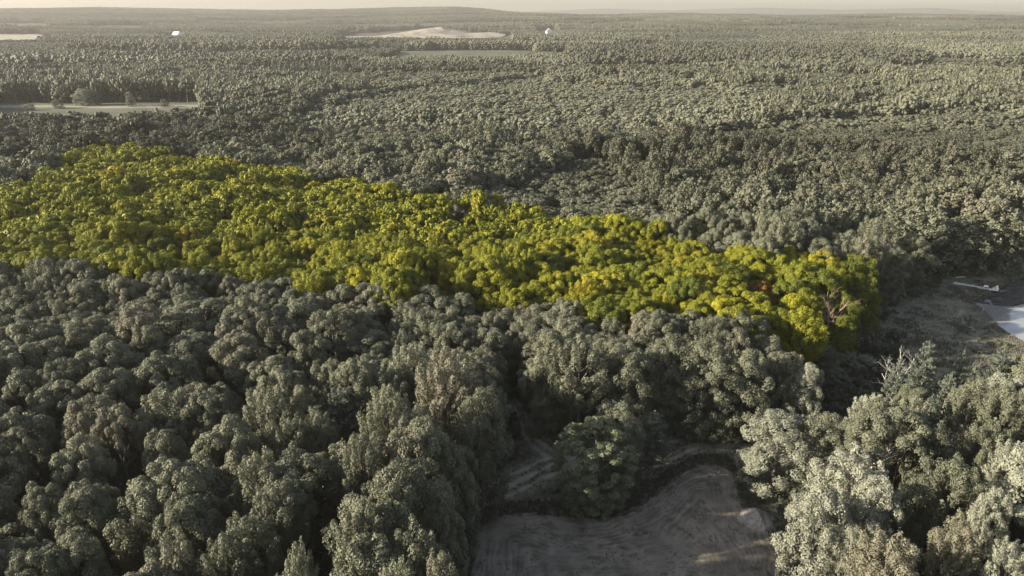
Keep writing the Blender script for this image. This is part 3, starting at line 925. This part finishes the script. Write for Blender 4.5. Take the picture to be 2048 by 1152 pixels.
for i in np.flatnonzero(single):
    k = TK[i]; zn = zone(i)
    sc = (TR[i] / RN[k], TR[i] / RN[k] * rg.uniform(.92, 1.08), TH[i] / 20.0)
    t_ = thing(('yellow_green_tree' if TP[i] else NAMES[k]), (TX[i], TY[i], TZ[i]), zn[0] + ' ' + LOOK[k].replace(' to the ground', ' to ground') + ' tree ' + zn[1], 'tree',
               zn[0] + ' ' + LOOK[k] + ' trees ' + zn[1], TROT[i], sc)
    cm, tm = NEAR[k][TI[i]]
    mat = None
    if TP[i]:
        gold = rg.random() < np.interp(tu[i], [300, 1200, 1700], [.02, .06, .13])
        mat = M['needle_y'] if k in NEEDLE else (M['deep_shaded'] if (tu[i] > 1680 or rg.random() < .13) else (M['gold'] if gold else M['yellow']))  # right-end crowns get their shade as leaf colour; other deep greens are random
    elif tu[i] > 1560 and tv[i] > 680 and k not in NEEDLE and rg.random() < .45: mat = M['pale']
    part('crown', cm, t_, mat)
    part('trunk', tm, t_)

by_label = {}
for o in S.objects:
    if o.parent is None and 'group' in o and o.get('category') == 'tree': by_label.setdefault(o['label'], []).append(o)
for lab, os_ in by_label.items():
    os_.sort(key=lambda o: o.location.x / o.location.y)
    words = {2: ['left of two', 'right of two'], 3: ['leftmost', 'middle one', 'rightmost'], 4: ['leftmost', 'second from left', 'second from right', 'rightmost']}.get(len(os_))
    if words:
        for o, w_ in zip(os_, words):
            if len((lab + ' ' + w_).split()) <= 16: o['label'] = lab + ', ' + w_
    elif len(os_) == 1: del os_[0]['group']

# ------------------------------------------------------------------ the rest of the wood: instanced, one object each
def scatter(name, sources, pts, rot, scl, idx, label, cat, tint=None):
    me = bpy.data.meshes.new(name)
    n = len(pts)
    me.vertices.add(n); me.vertices.foreach_set('co', np.ascontiguousarray(pts, np.float32).ravel())
    a = me.attributes.new('rot', 'FLOAT_VECTOR', 'POINT')
    rv = np.zeros((n, 3), np.float32); rv[:, 2] = rot; a.data.foreach_set('vector', rv.ravel())
    a = me.attributes.new('scl', 'FLOAT_VECTOR', 'POINT'); a.data.foreach_set('vector', np.ascontiguousarray(scl, np.float32).ravel())
    a = me.attributes.new('src', 'INT', 'POINT'); a.data.foreach_set('value', np.ascontiguousarray(idx, np.int32))
    a = me.attributes.new('tint', 'FLOAT', 'POINT'); a.data.foreach_set('value', np.ascontiguousarray(np.zeros(n) if tint is None else tint, np.float32))
    o = tag(link(bpy.data.objects.new(name, me)), label, cat, kind='stuff')
    ng = bpy.data.node_groups.new(name, 'GeometryNodeTree')
    ng.interface.new_socket('Geometry', in_out='INPUT', socket_type='NodeSocketGeometry')
    ng.interface.new_socket('Geometry', in_out='OUTPUT', socket_type='NodeSocketGeometry')
    gi = ng.nodes.new('NodeGroupInput'); go = ng.nodes.new('NodeGroupOutput'); jn = ng.nodes.new('GeometryNodeJoinGeometry')
    def na_(nm, ty):
        q = ng.nodes.new('GeometryNodeInputNamedAttribute'); q.data_type = ty; q.inputs[0].default_value = nm
        return q.outputs[0]
    ra, sa, ia = na_('rot', 'FLOAT_VECTOR'), na_('scl', 'FLOAT_VECTOR'), na_('src', 'INT')
    e2r = ng.nodes.new('FunctionNodeEulerToRotation'); ng.links.new(ra, e2r.inputs[0])
    for i, s in enumerate(sources):
        if not (np.asarray(idx) == i).any(): continue
        so = bpy.data.objects.new(name + '_source', s)
        oi = ng.nodes.new('GeometryNodeObjectInfo'); oi.inputs[0].default_value = so; oi.inputs['As Instance'].default_value = True
        cm = ng.nodes.new('FunctionNodeCompare'); cm.data_type = 'INT'; cm.operation = 'EQUAL'
        ng.links.new(ia, cm.inputs[2]); cm.inputs[3].default_value = i
        ip = ng.nodes.new('GeometryNodeInstanceOnPoints')
        ng.links.new(gi.outputs[0], ip.inputs['Points']); ng.links.new(cm.outputs[0], ip.inputs['Selection'])
        ng.links.new(oi.outputs['Geometry'], ip.inputs['Instance'])
        ng.links.new(e2r.outputs[0], ip.inputs['Rotation']); ng.links.new(sa, ip.inputs['Scale'])
        ng.links.new(ip.outputs[0], jn.inputs[0])
    ng.links.new(jn.outputs[0], go.inputs[0])
    md = o.modifiers.new('scatter', 'NODES'); md.node_group = ng
    return o

def source_list(yellow):
    src, key = [], {}
    for lod, tab in ((1, MID), (2, FAR)):
        for k in KINDS:
            for i in range(KINDS[k]):
                lm = (M['needle_y'] if yellow else M['needle']) if k in NEEDLE else (M['yellow'] if yellow else M['grey'])
                key[(lod, k, i)] = len(src)
                src.append(combined('tree_' + k, tab[k][i], lm, M['bark']))
    return src, key
for yel in (False, True):
    sel = np.flatnonzero(~single & (TP == yel))
    if not len(sel): continue
    src, key = source_list(yel)
    lod = np.where(td[sel] < 430, 1, 2)
    ix = np.array([key[(l, TK[i], TI[i])] for l, i in zip(lod, sel)])
    scl = np.array([(TR[i] / RN[TK[i]], TR[i] / RN[TK[i]], TH[i] / 20.0) for i in sel])
    pts = np.stack([TX[sel], TY[sel], TZ[sel]], 1)
    if yel: scatter('yellow_green_wood', src, pts, TROT[sel], scl, ix, 'yellow-green treetops at the far left end of the bright parcel', 'woodland')
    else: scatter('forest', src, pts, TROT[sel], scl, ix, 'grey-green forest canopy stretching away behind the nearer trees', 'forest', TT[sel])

# patches of many small trees for the far distance
PS = 44.0
pr = np.random.default_rng(77)
patches = []
for q in range(9):
    ch_ = ['full', 'full', 'full', 'slim', 'spire', 'plume', 'full', 'slim', 'full'][q]
    Vs, Fs, vs = [], [], []; o = 0
    n = {'full': 20, 'slim': 49, 'spire': 64, 'plume': 30}[ch_]
    gxn = int(math.ceil(math.sqrt(n)))
    sp_ = PS / gxn
    for ix in range(gxn):
        for iy in range(gxn):
            x = (ix + .5 + pr.uniform(-.4, .4)) * sp_ - PS / 2; y = (iy + .5 + pr.uniform(-.4, .4)) * sp_ - PS / 2
            k = ch_ if pr.random() > .12 else pr.choice(['full', 'oak', 'slim'])
            rg2 = np.random.default_rng(pr.integers(1e9))
            C, D, W, L = clumps_for(k, rg2)
            m_ = np.linalg.norm(C[:, :2], axis=1)
            kk_ = rg2.choice(len(C), {'oak': 26, 'full': 40, 'slim': 11, 'spire': 9, 'plume': 20}[k], replace=False)
            gw = {'oak': 1.7, 'full': 1.7, 'slim': 1.5, 'spire': 1.5, 'plume': 1.75}[k]
            V, F_, var = lumps(C[kk_], D[kk_], W[kk_] * gw, L[kk_] * (gw if k in ('oak', 'full') else gw * .85), rg2)
            h = pr.uniform(.76, 1.1); r_ = pr.uniform(.9, 1.3)
            if k == 'spire': r_ *= .8
            V = V * [r_, r_, h] + [x, y, 0]
            Vs.append(V); Fs.append(F_ + o); o += len(V); vs.append(np.clip(var * .5 + pr.random() * .7 - .1, 0, 1))
    patches.append(make_mesh('wood_patch', np.vstack(Vs), np.vstack(Fs), M['needle'] if ch_ == 'spire' else M['grey'], {'leafvar': ('FACE', np.concatenate(vs))}, smooth=True))
gx_ = np.arange(-6400, 6400, PS); gy_ = np.arange(FAR_R * .7, 8300, PS)
X, Y = np.meshgrid(gx_, gy_); X, Y = X.ravel(), Y.ravel()
rad = np.hypot(X, Y)
kk = (np.abs(X) < .74 * Y + 60) & (Y > FAR_R + PS / 2 - 4) & (rad < 8300)
X, Y = X[kk], Y[kk]
Z = terrain(X, Y)
cf = fbm(X / 260 + 5, Y / 420, 3)
fc = np.stack([pr.uniform(-6400, 6400, 1500), pr.uniform(600, 8300, 1500)], 1)
fk = pr.choice(4, 1500, p=[.62, .14, .14, .10]); fh = pr.choice([.5, .72, .92, 1.02, 1.15], 1500); ft = pr.choice([-.52, -.42, -.34, -.26, -.12], 1500)  # ft: stand tones with the patches' missing self-shade darkened into the colour
wx = X + 60 * (fbm(X / 90, Y / 90, 2) - .5); wy = Y + 60 * (fbm(X / 90 + 7, Y / 90, 2) - .5)
fi = np.concatenate([(((wx[a:a + 2000, None] - fc[:, 0]) * .6) ** 2 + (wy[a:a + 2000, None] - fc[:, 1]) ** 2).argmin(1) for a in range(0, X.size, 2000)])
fk, hs = fk[fi], fh[fi] + pr.uniform(-.05, .05, X.size)
bad = np.zeros(X.size, bool)
for ox in (-.42, 0, .42):
    for oy in (-.42, 0, .42):
        bad |= in_clear_view(X + ox * PS, Y + oy * PS, Z, 18 * hs, np.full(X.size, 2.), False)
bad |= inpoly(X, Y, pit_poly)
X, Y, Z, fk, hs = [a[~bad] for a in (X, Y, Z, fk, hs)]
pick = np.choose(fk, [pr.choice([0, 1, 2, 6, 8], X.size), np.full(X.size, 5), pr.choice([3, 7], X.size), np.full(X.size, 4)])
hs = np.where(np.isin(pick, [3, 7]), hs * .8, hs)
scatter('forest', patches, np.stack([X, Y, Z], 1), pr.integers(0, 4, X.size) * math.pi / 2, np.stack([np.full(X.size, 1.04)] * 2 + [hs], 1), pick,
        'hazy grey-green forest rolling to the horizon', 'forest', ft[fi][~bad])

# ------------------------------------------------------------------ trees with a look of their own
def special(name, mesh, u, v, h, rad, label, mat=None, rz=0.0, nominal=5.2, cat='tree'):
    x, y = spot(u, v)
    t_ = thing(name, (x, y, 0), label, cat, None, rz, (rad / nominal, rad / nominal, h / 20.0))
    part('crown', mesh[0], t_, mat); part('trunk', mesh[1], t_)
    return t_
special('broadleaf_tree', BUSH, 1186, 1002, 15.2, 6.6, 'big dense egg-shaped tree leafy to the ground at the upper edge of the bare field', M['bush'], nominal=5.6)
special('broadleaf_tree', NEAR['full'][0], 1232, 965, 15.5, 4.4, 'smaller tree tucked behind the big egg-shaped tree by the bare field', M['grey'], 1.0)
special('pine_tree', NEAR['pine'][0], 1300, 945, 12.2, 4.2, 'dark layered pine just right of the big egg-shaped tree', M['needle'], .5, 4.6)
special('broadleaf_tree', NEAR['full'][1], 1540, 985, 15.5, 5.4, 'sunlit pale-topped tree standing by the right side of the bare field', M['pale'], 2.0)
special('pine_tree', NEAR['pine'][1], 1600, 1010, 9.0, 3.2, 'low dark pine below the sunlit pale-topped tree beside the field', M['needle'], 2.0, 4.6)
special('broadleaf_tree', NEAR['oak'][1], 1512, 690, 16.5, 3.6, 'orange-brown tree near the lower edge of the yellow-green trees', M['orange'], .4, 5.4)
special('broadleaf_tree', NEAR['oak'][2], 918, 528, 19.0, 3.9, 'dull brown tree at the upper middle of the yellow-green trees', M['russet'], .4, 5.4)
special('upright_tree', NEAR['plume'][0], 903, 665, 19.5, 5.4, 'tall bright lime-green upright tree in the lower middle of the bright parcel', M['gold'], .4, 4.6)

for (u, v, h, rad, k, lab, mat) in [
        (118, 218, 8, 4.5, 'full', 'small round bush-like tree alone on the far left meadow', 'grey'), (168, 212, 15, 7.5, 'full', 'pale broad tree clump jutting onto the far left meadow', 'pale'),
        (190, 212, 12, 5.5, 'full', 'lower tree right of the pale clump on the far left meadow', 'grey'), (263, 214, 13, 4.2, 'full', 'single upright dark tree on the far left meadow', 'grey'),
        (330, 215, 7, 3.6, 'full', 'small lone tree at the right part of the far left meadow', 'grey'), (408, 218, 14, 4.8, 'slim', 'pale slim tree at the right end of the meadow, leftmost of a row', 'pale'),
        (438, 219, 14, 5.0, 'slim', 'pale slim tree at the right end of the meadow, middle of a row', 'pale'), (462, 221, 13, 5.0, 'slim', 'pale slim tree at the right end of the meadow, rightmost of a row', 'pale'),
        (60, 222, 6, 4.0, 'full', 'low pale bush on the left part of the meadow', 'pale')]:
    special('broadleaf_tree', NEAR[k][0], u, v, h, rad, lab, M[mat], u * .1, RN[k])

def dead_tree(seed, h, lean=.0, spread=1.0, depth=4):
    rg = np.random.default_rng(seed)
    main, br = [], []
    def grow(p, d, L, r, lev):
        n = 5
        pts = [p]; dd = d
        for i in range(n):
            dd = dd + rg.normal(size=3) * (.06 if lev == 0 else .14) + np.array([0, 0, .05]); dd = dd / np.linalg.norm(dd)
            pts.append(pts[-1] + dd * L / n)
        rad_ = np.linspace(r, r * .35 if lev < depth else r * .2, n + 1)
        (main if lev == 0 else br).append(tube(pts, rad_, 6 if lev < 2 else 4))
        if lev >= depth: return
        nb = [9, 5, 4, 3][lev]
        for j in range(nb):
            f = rg.uniform(.35 if lev == 0 else .25, 1.0)
            i = min(n, int(f * n)); q = np.array(pts[i])
            a = rg.normal(size=3); a -= dd * (a @ dd); a /= np.linalg.norm(a)
            nd = dd * .75 + a * spread * rg.uniform(.5, .9) + np.array([0, 0, .15])
            grow(q, nd / np.linalg.norm(nd), L * rg.uniform(.34, .55) * (1.1 if lev == 0 else 1), rad_[i] * .55, lev + 1)
    grow(np.array([0, 0, -.3]), np.array([lean, 0, 1.]), h * .72, h * .017, 0)
    return join(main), join(br)
for i, ((u, v, h, bk, lab), (x, y)) in enumerate(zip(DEAD, dead_xy)):
    mn, br = dead_tree(50 + i, h, .12 if i == 2 else 0.0, 1.0, 4 if i < 3 else 2)
    t_ = thing('dead_tree', (x, y, 0), lab, 'tree', None, i * 1.3)
    part('trunk', make_mesh('trunk', *mn, M[bk], smooth=True), t_)
    part('branches', make_mesh('branches', *br, M[bk], smooth=True), t_)
SN = [(1912, 640, 3.2), (1926, 655, 2.6), (1962, 628, 2.4), (1905, 662, 2.2)]
for i, (u, v, h) in enumerate(SN):
    x, y = spot(u, v)
    mn, br = dead_tree(80 + i, h * 1.25, .25 * (-1) ** i, .7, 1)
    V, F_ = join([mn, br])
    V = V * [1, 1, 1] + 0
    o = link(bpy.data.objects.new('dead_snag', make_mesh('dead_snag', V, F_, M['pale_bark'], smooth=True)))
    o.location = (x, y, 0)
    tag(o, 'thin bleached dead snag standing in the marsh left of the pond', 'snag', 'bleached snags in the marsh')

# ------------------------------------------------------------------ low growth
def tufts(name, x, y, z, h, mat, label, cat, blades=5, spread=.35, wid=.07, seed=1):
    rg = np.random.default_rng(seed)
    n = len(x)
    b = np.repeat(np.arange(n), blades); m_ = len(b)
    ph = rg.random(m_) * 6.283; rr_ = rg.random(m_) * spread
    bx = x[b] + np.cos(ph) * rr_; by = y[b] + np.sin(ph) * rr_; bz = z[b]
    hh = h[b] * rg.uniform(.6, 1.15, m_)
    ln = rg.uniform(.1, .6, m_) * hh; la = rg.random(m_) * 6.283
    wa = rg.random(m_) * 6.283; ww = wid * rg.uniform(.6, 1.5, m_)
    p0 = np.stack([bx - np.cos(wa) * ww, by - np.sin(wa) * ww, bz - .1], 1); p1 = np.stack([bx + np.cos(wa) * ww, by + np.sin(wa) * ww, bz - .1], 1)
    p2 = np.stack([bx + np.cos(la) * ln, by + np.sin(la) * ln, bz + hh], 1)
    V = np.stack([p0, p1, p2], 1).reshape(-1, 3)
    cl = np.clip(rg.random(n)[b] * .7 + rg.random(m_) * .3, 0, 1)
    me = make_mesh(name, V, np.arange(3 * m_).reshape(m_, 3), mat, {'leafvar': ('FACE', cl)})
    return tag(link(bpy.data.objects.new(name, me)), label, cat, kind='stuff')

gr = np.random.default_rng(91)
def rand_in(poly, n):
    a, b = poly.min(0), poly.max(0)
    x = gr.uniform(a[0], b[0], n); y = gr.uniform(a[1], b[1], n)
    k = inpoly(x, y, poly); return x[k], y[k]
x, y = rand_in(clear_w, 52000)
dfi = polydist(x, y, field_w)[0]; inf = inpoly(x, y, field_w)
trk = track_attr(x, y)
keep = (~inf | (dfi < .8)) & (y > 60) & (trk < .35) & (gr.random(x.size) < np.where(dfi < 3.2, 1.0, .45))
x, y, dfi = x[keep], y[keep], dfi[keep]
tufts('grass', x, y, np.full(x.size, .08), np.where(dfi < 3, .6, .3) * gr.uniform(.6, 1.2, x.size), M['grass'], 'uncut dull green grass fringing the bare field and tracks', 'grass', seed=3)
x, y = rand_in(field_w, 9000)
k = (y > 60) & (fbm(x / 3, y / 3, 3) > .47); x, y = x[k], y[k]
tufts('weeds', x, y, field_z(x, y), gr.uniform(.08, .3, x.size), M['grass'], 'sparse low weeds and stubble scattered over the bare field', 'weeds', blades=4, spread=.25, wid=.05, seed=8)
x, y = rand_in(marsh_w, 40000)
ok = ~inpoly(x, y, pond_w); x, y = x[ok], y[ok]
cl = fbm(x / 6, y / 6, 4)
ok = gr.random(x.size) < np.clip((cl - .3) * 3, .12, 1); x, y, cl = x[ok], y[ok], cl[ok]
tufts('marsh_grass', x, y, np.full(x.size, .1), .35 + 1.0 * np.clip(cl - .42, 0, 1) * 2 * gr.uniform(.5, 1.2, x.size), M['reed'], 'dull tussocky marsh grass and reeds round the pond', 'marsh grass', blades=5, spread=.6, wid=.1, seed=4)

# scrub along the rims of the open ground and between the trees
def shrub_mesh(seed):
    rg = np.random.default_rng(seed)
    n = 16
    C = np.stack([rg.normal(size=n) * .75, rg.normal(size=n) * .75, rg.uniform(.3, 1.7, n)], 1)
    D = unit(C * [.6, .6, .3] + [0, 0, .7])
    V, F_, var = leaves(C, D, rg.uniform(.35, .6, n), rg.uniform(.4, .8, n), 900, .34, rg)
    return make_mesh('shrub', V, F_, M['scrub'], {'leafvar': ('FACE', var)})
shrubs = [shrub_mesh(i) for i in range(4)]
x, y = rand_in(marsh_w, 2600)
d = polydist(x, y, marsh_w)[0]; dp = polydist(x, y, pond_w)[0]
uu, vv, _ = proj(x, y, 0)
thick = (uu < 1790) & (vv > 690)
ok = ~inpoly(x, y, pond_w) & (dp > 5) & ((d < 4.5) | (thick & (gr.random(x.size) < .8)) | (gr.random(x.size) < .035))
x, y = x[ok], y[ok]; s_ = np.where((uu < 1790) & (vv > 690), 1.5, .8)[ok]
x2, y2 = rand_in(clear_w, 4000)
d2 = polydist(x2, y2, clear_w)[0]; u2, v2, _ = proj(x2, y2, 1.0)
ok = (d2 < 2.4) & ~inpoly(x2, y2, field_w) & (track_attr(x2, y2) < .2)
x2, y2 = x2[ok], y2[ok]
xs = np.r_[x, x2]; ys = np.r_[y, y2]; ss = np.r_[s_, np.full(x2.size, .75)] * gr.uniform(.5, 1.3, xs.size)
scatter('scrub', shrubs, np.stack([xs, ys, np.zeros(xs.size)], 1), gr.random(xs.size) * 6.28, np.stack([ss, ss, ss * gr.uniform(.7, 1.4, xs.size)], 1), gr.integers(0, 4, xs.size),
        'dark low scrub along the edges of marsh and clearing', 'scrub')

ux, uy = jgrid(-150, 150, 45, 175, 3.0, np.random.default_rng(14))
ok = (np.abs(ux) < .76 * uy + 30) & ~inpoly(ux, uy, clear_w) & ~inpoly(ux, uy, marsh_w) & ~in_clear_view(ux, uy, 0, np.full(ux.size, 3.5), np.full(ux.size, 2.0), True)
ux, uy = ux[ok], uy[ok]; us = gr.uniform(1.0, 2.3, ux.size)
scatter('undergrowth', shrubs, np.stack([ux, uy, np.full(ux.size, -.1)], 1), gr.random(ux.size) * 6.28, np.stack([us, us, us * gr.uniform(.8, 1.5, ux.size)], 1), gr.integers(0, 4, ux.size),
        'dark undergrowth and saplings on the forest floor between the trunks', 'undergrowth')

# lily pads
x, y = rand_in(lily_w, 42000)
ok = fbm(x / 2.5, y / 2.5, 3) > .34
x, y = x[ok], y[ok]; n = x.size
th = np.arange(6) * np.pi / 3
rr_ = gr.uniform(.16, .42, n); a0 = gr.random(n) * 6.28
tilt = gr.normal(size=(n, 2)) * .14
ox = np.cos(th + a0[:, None]) * rr_[:, None]; oy = np.sin(th + a0[:, None]) * rr_[:, None]
V = np.stack([x[:, None] + ox, y[:, None] + oy, -.06 + gr.random(n)[:, None] * .06 + ox * tilt[:, :1] + oy * tilt[:, 1:]], -1).reshape(-1, 3)
me = make_mesh('lily_pads', V, np.arange(6 * n).reshape(n, 6), M['lily'])
tag(link(bpy.data.objects.new('lily_pads', me)), 'dark mat of lily pads covering the pond near the dock', 'lily pads', kind='stuff')

# ------------------------------------------------------------------ small built things
def boxes(name, bs, mat):
    Vs, Fs = [], []; o = 0
    q = np.array([[0, 3, 2, 1], [4, 5, 6, 7], [0, 1, 5, 4], [1, 2, 6, 5], [2, 3, 7, 6], [3, 0, 4, 7]])
    for (x0, y0, z0, x1, y1, z1) in bs:
        Vs.append(np.array([[x0, y0, z0], [x1, y0, z0], [x1, y1, z0], [x0, y1, z0], [x0, y0, z1], [x1, y0, z1], [x1, y1, z1], [x0, y1, z1]], float)); Fs.append(q + o); o += 8
    return make_mesh(name, np.vstack(Vs), np.vstack(Fs), mat)

# dock
ax, ay = spot(1907, 565, .4); bx, by = spot(1984, 579, .4)
ang = math.atan2(by - ay, bx - ax); LD = math.hypot(bx - ax, by - ay)
dk = thing('dock', (ax, ay, 0), 'narrow white L-ended dock reaching over the marsh to the lily pads', 'dock', rz=ang)
WD = 1.15
npl = int(LD / .26)
part('deck', boxes('deck', [(i * LD / npl + .015, -WD / 2, .36 + .004 * ((i * 7) % 3), (i + 1) * LD / npl - .015, WD / 2, .42 + .004 * ((i * 7) % 3)) for i in range(npl)], M['dock']), dk)['kind'] = 'stuff'
part('end_platform', boxes('end_platform', [(LD + .01 + i * .26, -.6, .36, LD + .245 + i * .26, 2.5, .42) for i in range(6)], M['dock']), dk)['kind'] = 'stuff'
for s in (-1, 1):
    part('side_rail', boxes('side_rail', [(0, s * (WD / 2 - .08) - .05, .2, LD, s * (WD / 2 - .08) + .05, .355)], M['dock']), dk)
for i in range(5):
    for s in (-1, 1):
        xx = .6 + i * (LD - 1.2) / 4
        part('post', boxes('post', [(xx - .06, s * (WD / 2 + .065) - .06, -.6, xx + .06, s * (WD / 2 + .065) + .06, .62)], M['dock']), dk)
def bench(x, y, rz, lab):
    t_ = thing('bench', (0, 0, 0), lab, 'bench', 'white benches at the end of the dock')
    c, s = math.cos(ang), math.sin(ang)
    t_.location = (ax + x * c - y * s, ay + x * s + y * c, .43); t_.rotation_euler = (0, 0, ang + rz); t_.scale = (.78, .78, .78)
    part('seat', boxes('seat', [(-.75, -.25, .40, .75, .25, .46)], M['white']), t_)
    part('backrest', boxes('backrest', [(-.75, .25, .48, .75, .31, .95)], M['white']), t_)
    for q in (-.65, .65):
        part('leg', boxes('leg', [(q - .05, -.22, 0, q + .05, .3, .395)], M['white']), t_)
bench(LD - 1.6, .30, 0, 'white bench on the dock nearest the shore')
bench(LD + .9, 2.0, -1.2, 'white bench on the short end arm of the dock')
lx, ly = spot(1922, 556)
lg = link(bpy.data.objects.new('fallen_log', make_mesh('fallen_log', *tube([[-1.9, 0, .25], [-.6, .15, .3], [.7, .05, .28], [1.9, .3, .22]], [.12, .2, .19, .13], 8), M['pale_bark'], smooth=True)))
lg.location = (lx, ly, 0); lg.rotation_euler = (0, 0, .15)
tag(lg, 'bleached fallen log on the marsh just behind the dock', 'log')

# heap of earth beside the field
mx, my = spot(1512, 1040)
n = 40
g = np.linspace(-1, 1, n)
GX, GY = np.meshgrid(g, g)
hx_ = GX * 3.2; hy_ = GY * 3.6
d = np.hypot(GX, GY)
d = d * (1 + .45 * (fbm(hx_ / 1.6 + 3, hy_ / 1.6, 2) - .5))
hz = 1.8 * np.clip(1 - d, 0, 1) ** 1.0 * (.75 + .6 * (fbm(hx_ + 30, hy_ + 30, 4) - .4)) - .1
hz += .35 * np.exp(-((hx_ - .2) / .5) ** 2) * np.clip(1 - d, 0, 1) + .55 * (fbm(hx_ * 1.3, hy_ * 1.3, 4) - .5) * np.clip(1.05 - d, 0, 1) + .14 * (fbm(hx_ * 4, hy_ * 4, 3) - .5) * (d < 1)
i = np.arange(n * n).reshape(n, n)
F_ = np.stack([i[:-1, :-1], i[:-1, 1:], i[1:, 1:], i[1:, :-1]], -1).reshape(-1, 4)
F_ = F_[(d[:-1, :-1].ravel() < 1.05)]
o = link(bpy.data.objects.new('dirt_mound', make_mesh('dirt_mound', np.stack([hx_, hy_, hz + .08], -1).reshape(-1, 3), F_, M['mound'], smooth=True)))
o.location = (mx, my, 0)
tag(o, 'heap of pale bare earth at the right rim of the tilled field', 'mound')

# far house and barn
def gable(name, x, y, z, w_, l_, h, rise, rz, wallm, roofm, label, cat):
    t_ = thing(name, (x, y, z), label, cat, rz=rz)
    V = [(-w_ / 2, -l_ / 2, -1), (w_ / 2, -l_ / 2, -1), (w_ / 2, l_ / 2, -1), (-w_ / 2, l_ / 2, -1), (-w_ / 2, -l_ / 2, h), (w_ / 2, -l_ / 2, h), (w_ / 2, l_ / 2, h), (-w_ / 2, l_ / 2, h),
         (0, -l_ / 2, h + rise), (0, l_ / 2, h + rise)]
    me = bpy.data.meshes.new('wall'); me.from_pydata(V, [], [(0, 1, 5, 8, 4), (1, 2, 6, 5), (2, 3, 7, 9, 6), (3, 0, 4, 7)]); me.materials.append(wallm)
    part('wall', me, t_)
    e = 1.06
    for s in (-1, 1):
        a0 = np.array([[0, -l_ / 2 * e, h + rise + .1], [s * w_ / 2 * 1.12, -l_ / 2 * e, h - rise * .12 + .1], [s * w_ / 2 * 1.12, l_ / 2 * e, h - rise * .12 + .1], [0, l_ / 2 * e, h + rise + .1]])
        V2 = np.vstack([a0, a0 + [0, 0, .35]])
        F2 = np.array([[0, 1, 2, 3], [4, 7, 6, 5], [0, 4, 5, 1], [1, 5, 6, 2], [2, 6, 7, 3], [3, 7, 4, 0]])
        part('roof', make_mesh('roof', V2, F2, roofm), t_)
    for q in (-.28, 0, .28):
        part('window', boxes('window', [(q * w_ - .8, -l_ / 2 - .12, h * .35, q * w_ + .8, -l_ / 2 - .01, h * .7)], M['glass']), t_)
    return t_
hx0, hy0 = spot(1098, 71)
gable('house', hx0, hy0, float(terrain(np.array([hx0]), np.array([hy0]))[0]), 20, 14, 9, 8, .3, M['white'], M['roof'], 'white gabled house standing alone in the distant woods', 'house')
hx0, hy0 = spot(355, 76)
gable('barn', hx0, hy0, float(terrain(np.array([hx0]), np.array([hy0]))[0]) + 3, 24, 20, 7, 9, 1.35, M['white'], M['whiteroof'], 'barn with a bright white roof in the distant woods on the left', 'barn')

# ------------------------------------------------------------------ air
top = 185.0
m = bpy.data.materials.new('haze'); m.use_nodes = True
t = m.node_tree
for q in list(t.nodes):
    if q.type != 'OUTPUT_MATERIAL': t.nodes.remove(q)
pv = t.nodes.new('ShaderNodeVolumePrincipled')
pv.inputs['Color'].default_value = (.325, .312, .295, 1)
pv.inputs['Density'].default_value = .000105
pv.inputs['Anisotropy'].default_value = .2
t.links.new(pv.outputs[0], t.nodes['Material Output'].inputs['Volume'])
zmin = float(gz.min()) - 1.5
o = link(bpy.data.objects.new('haze', boxes('haze', [(-17000, -200, zmin, 17000, 17500, top)], m)))
tag(o, 'thin pale haze over the whole forest', 'haze', kind='stuff')
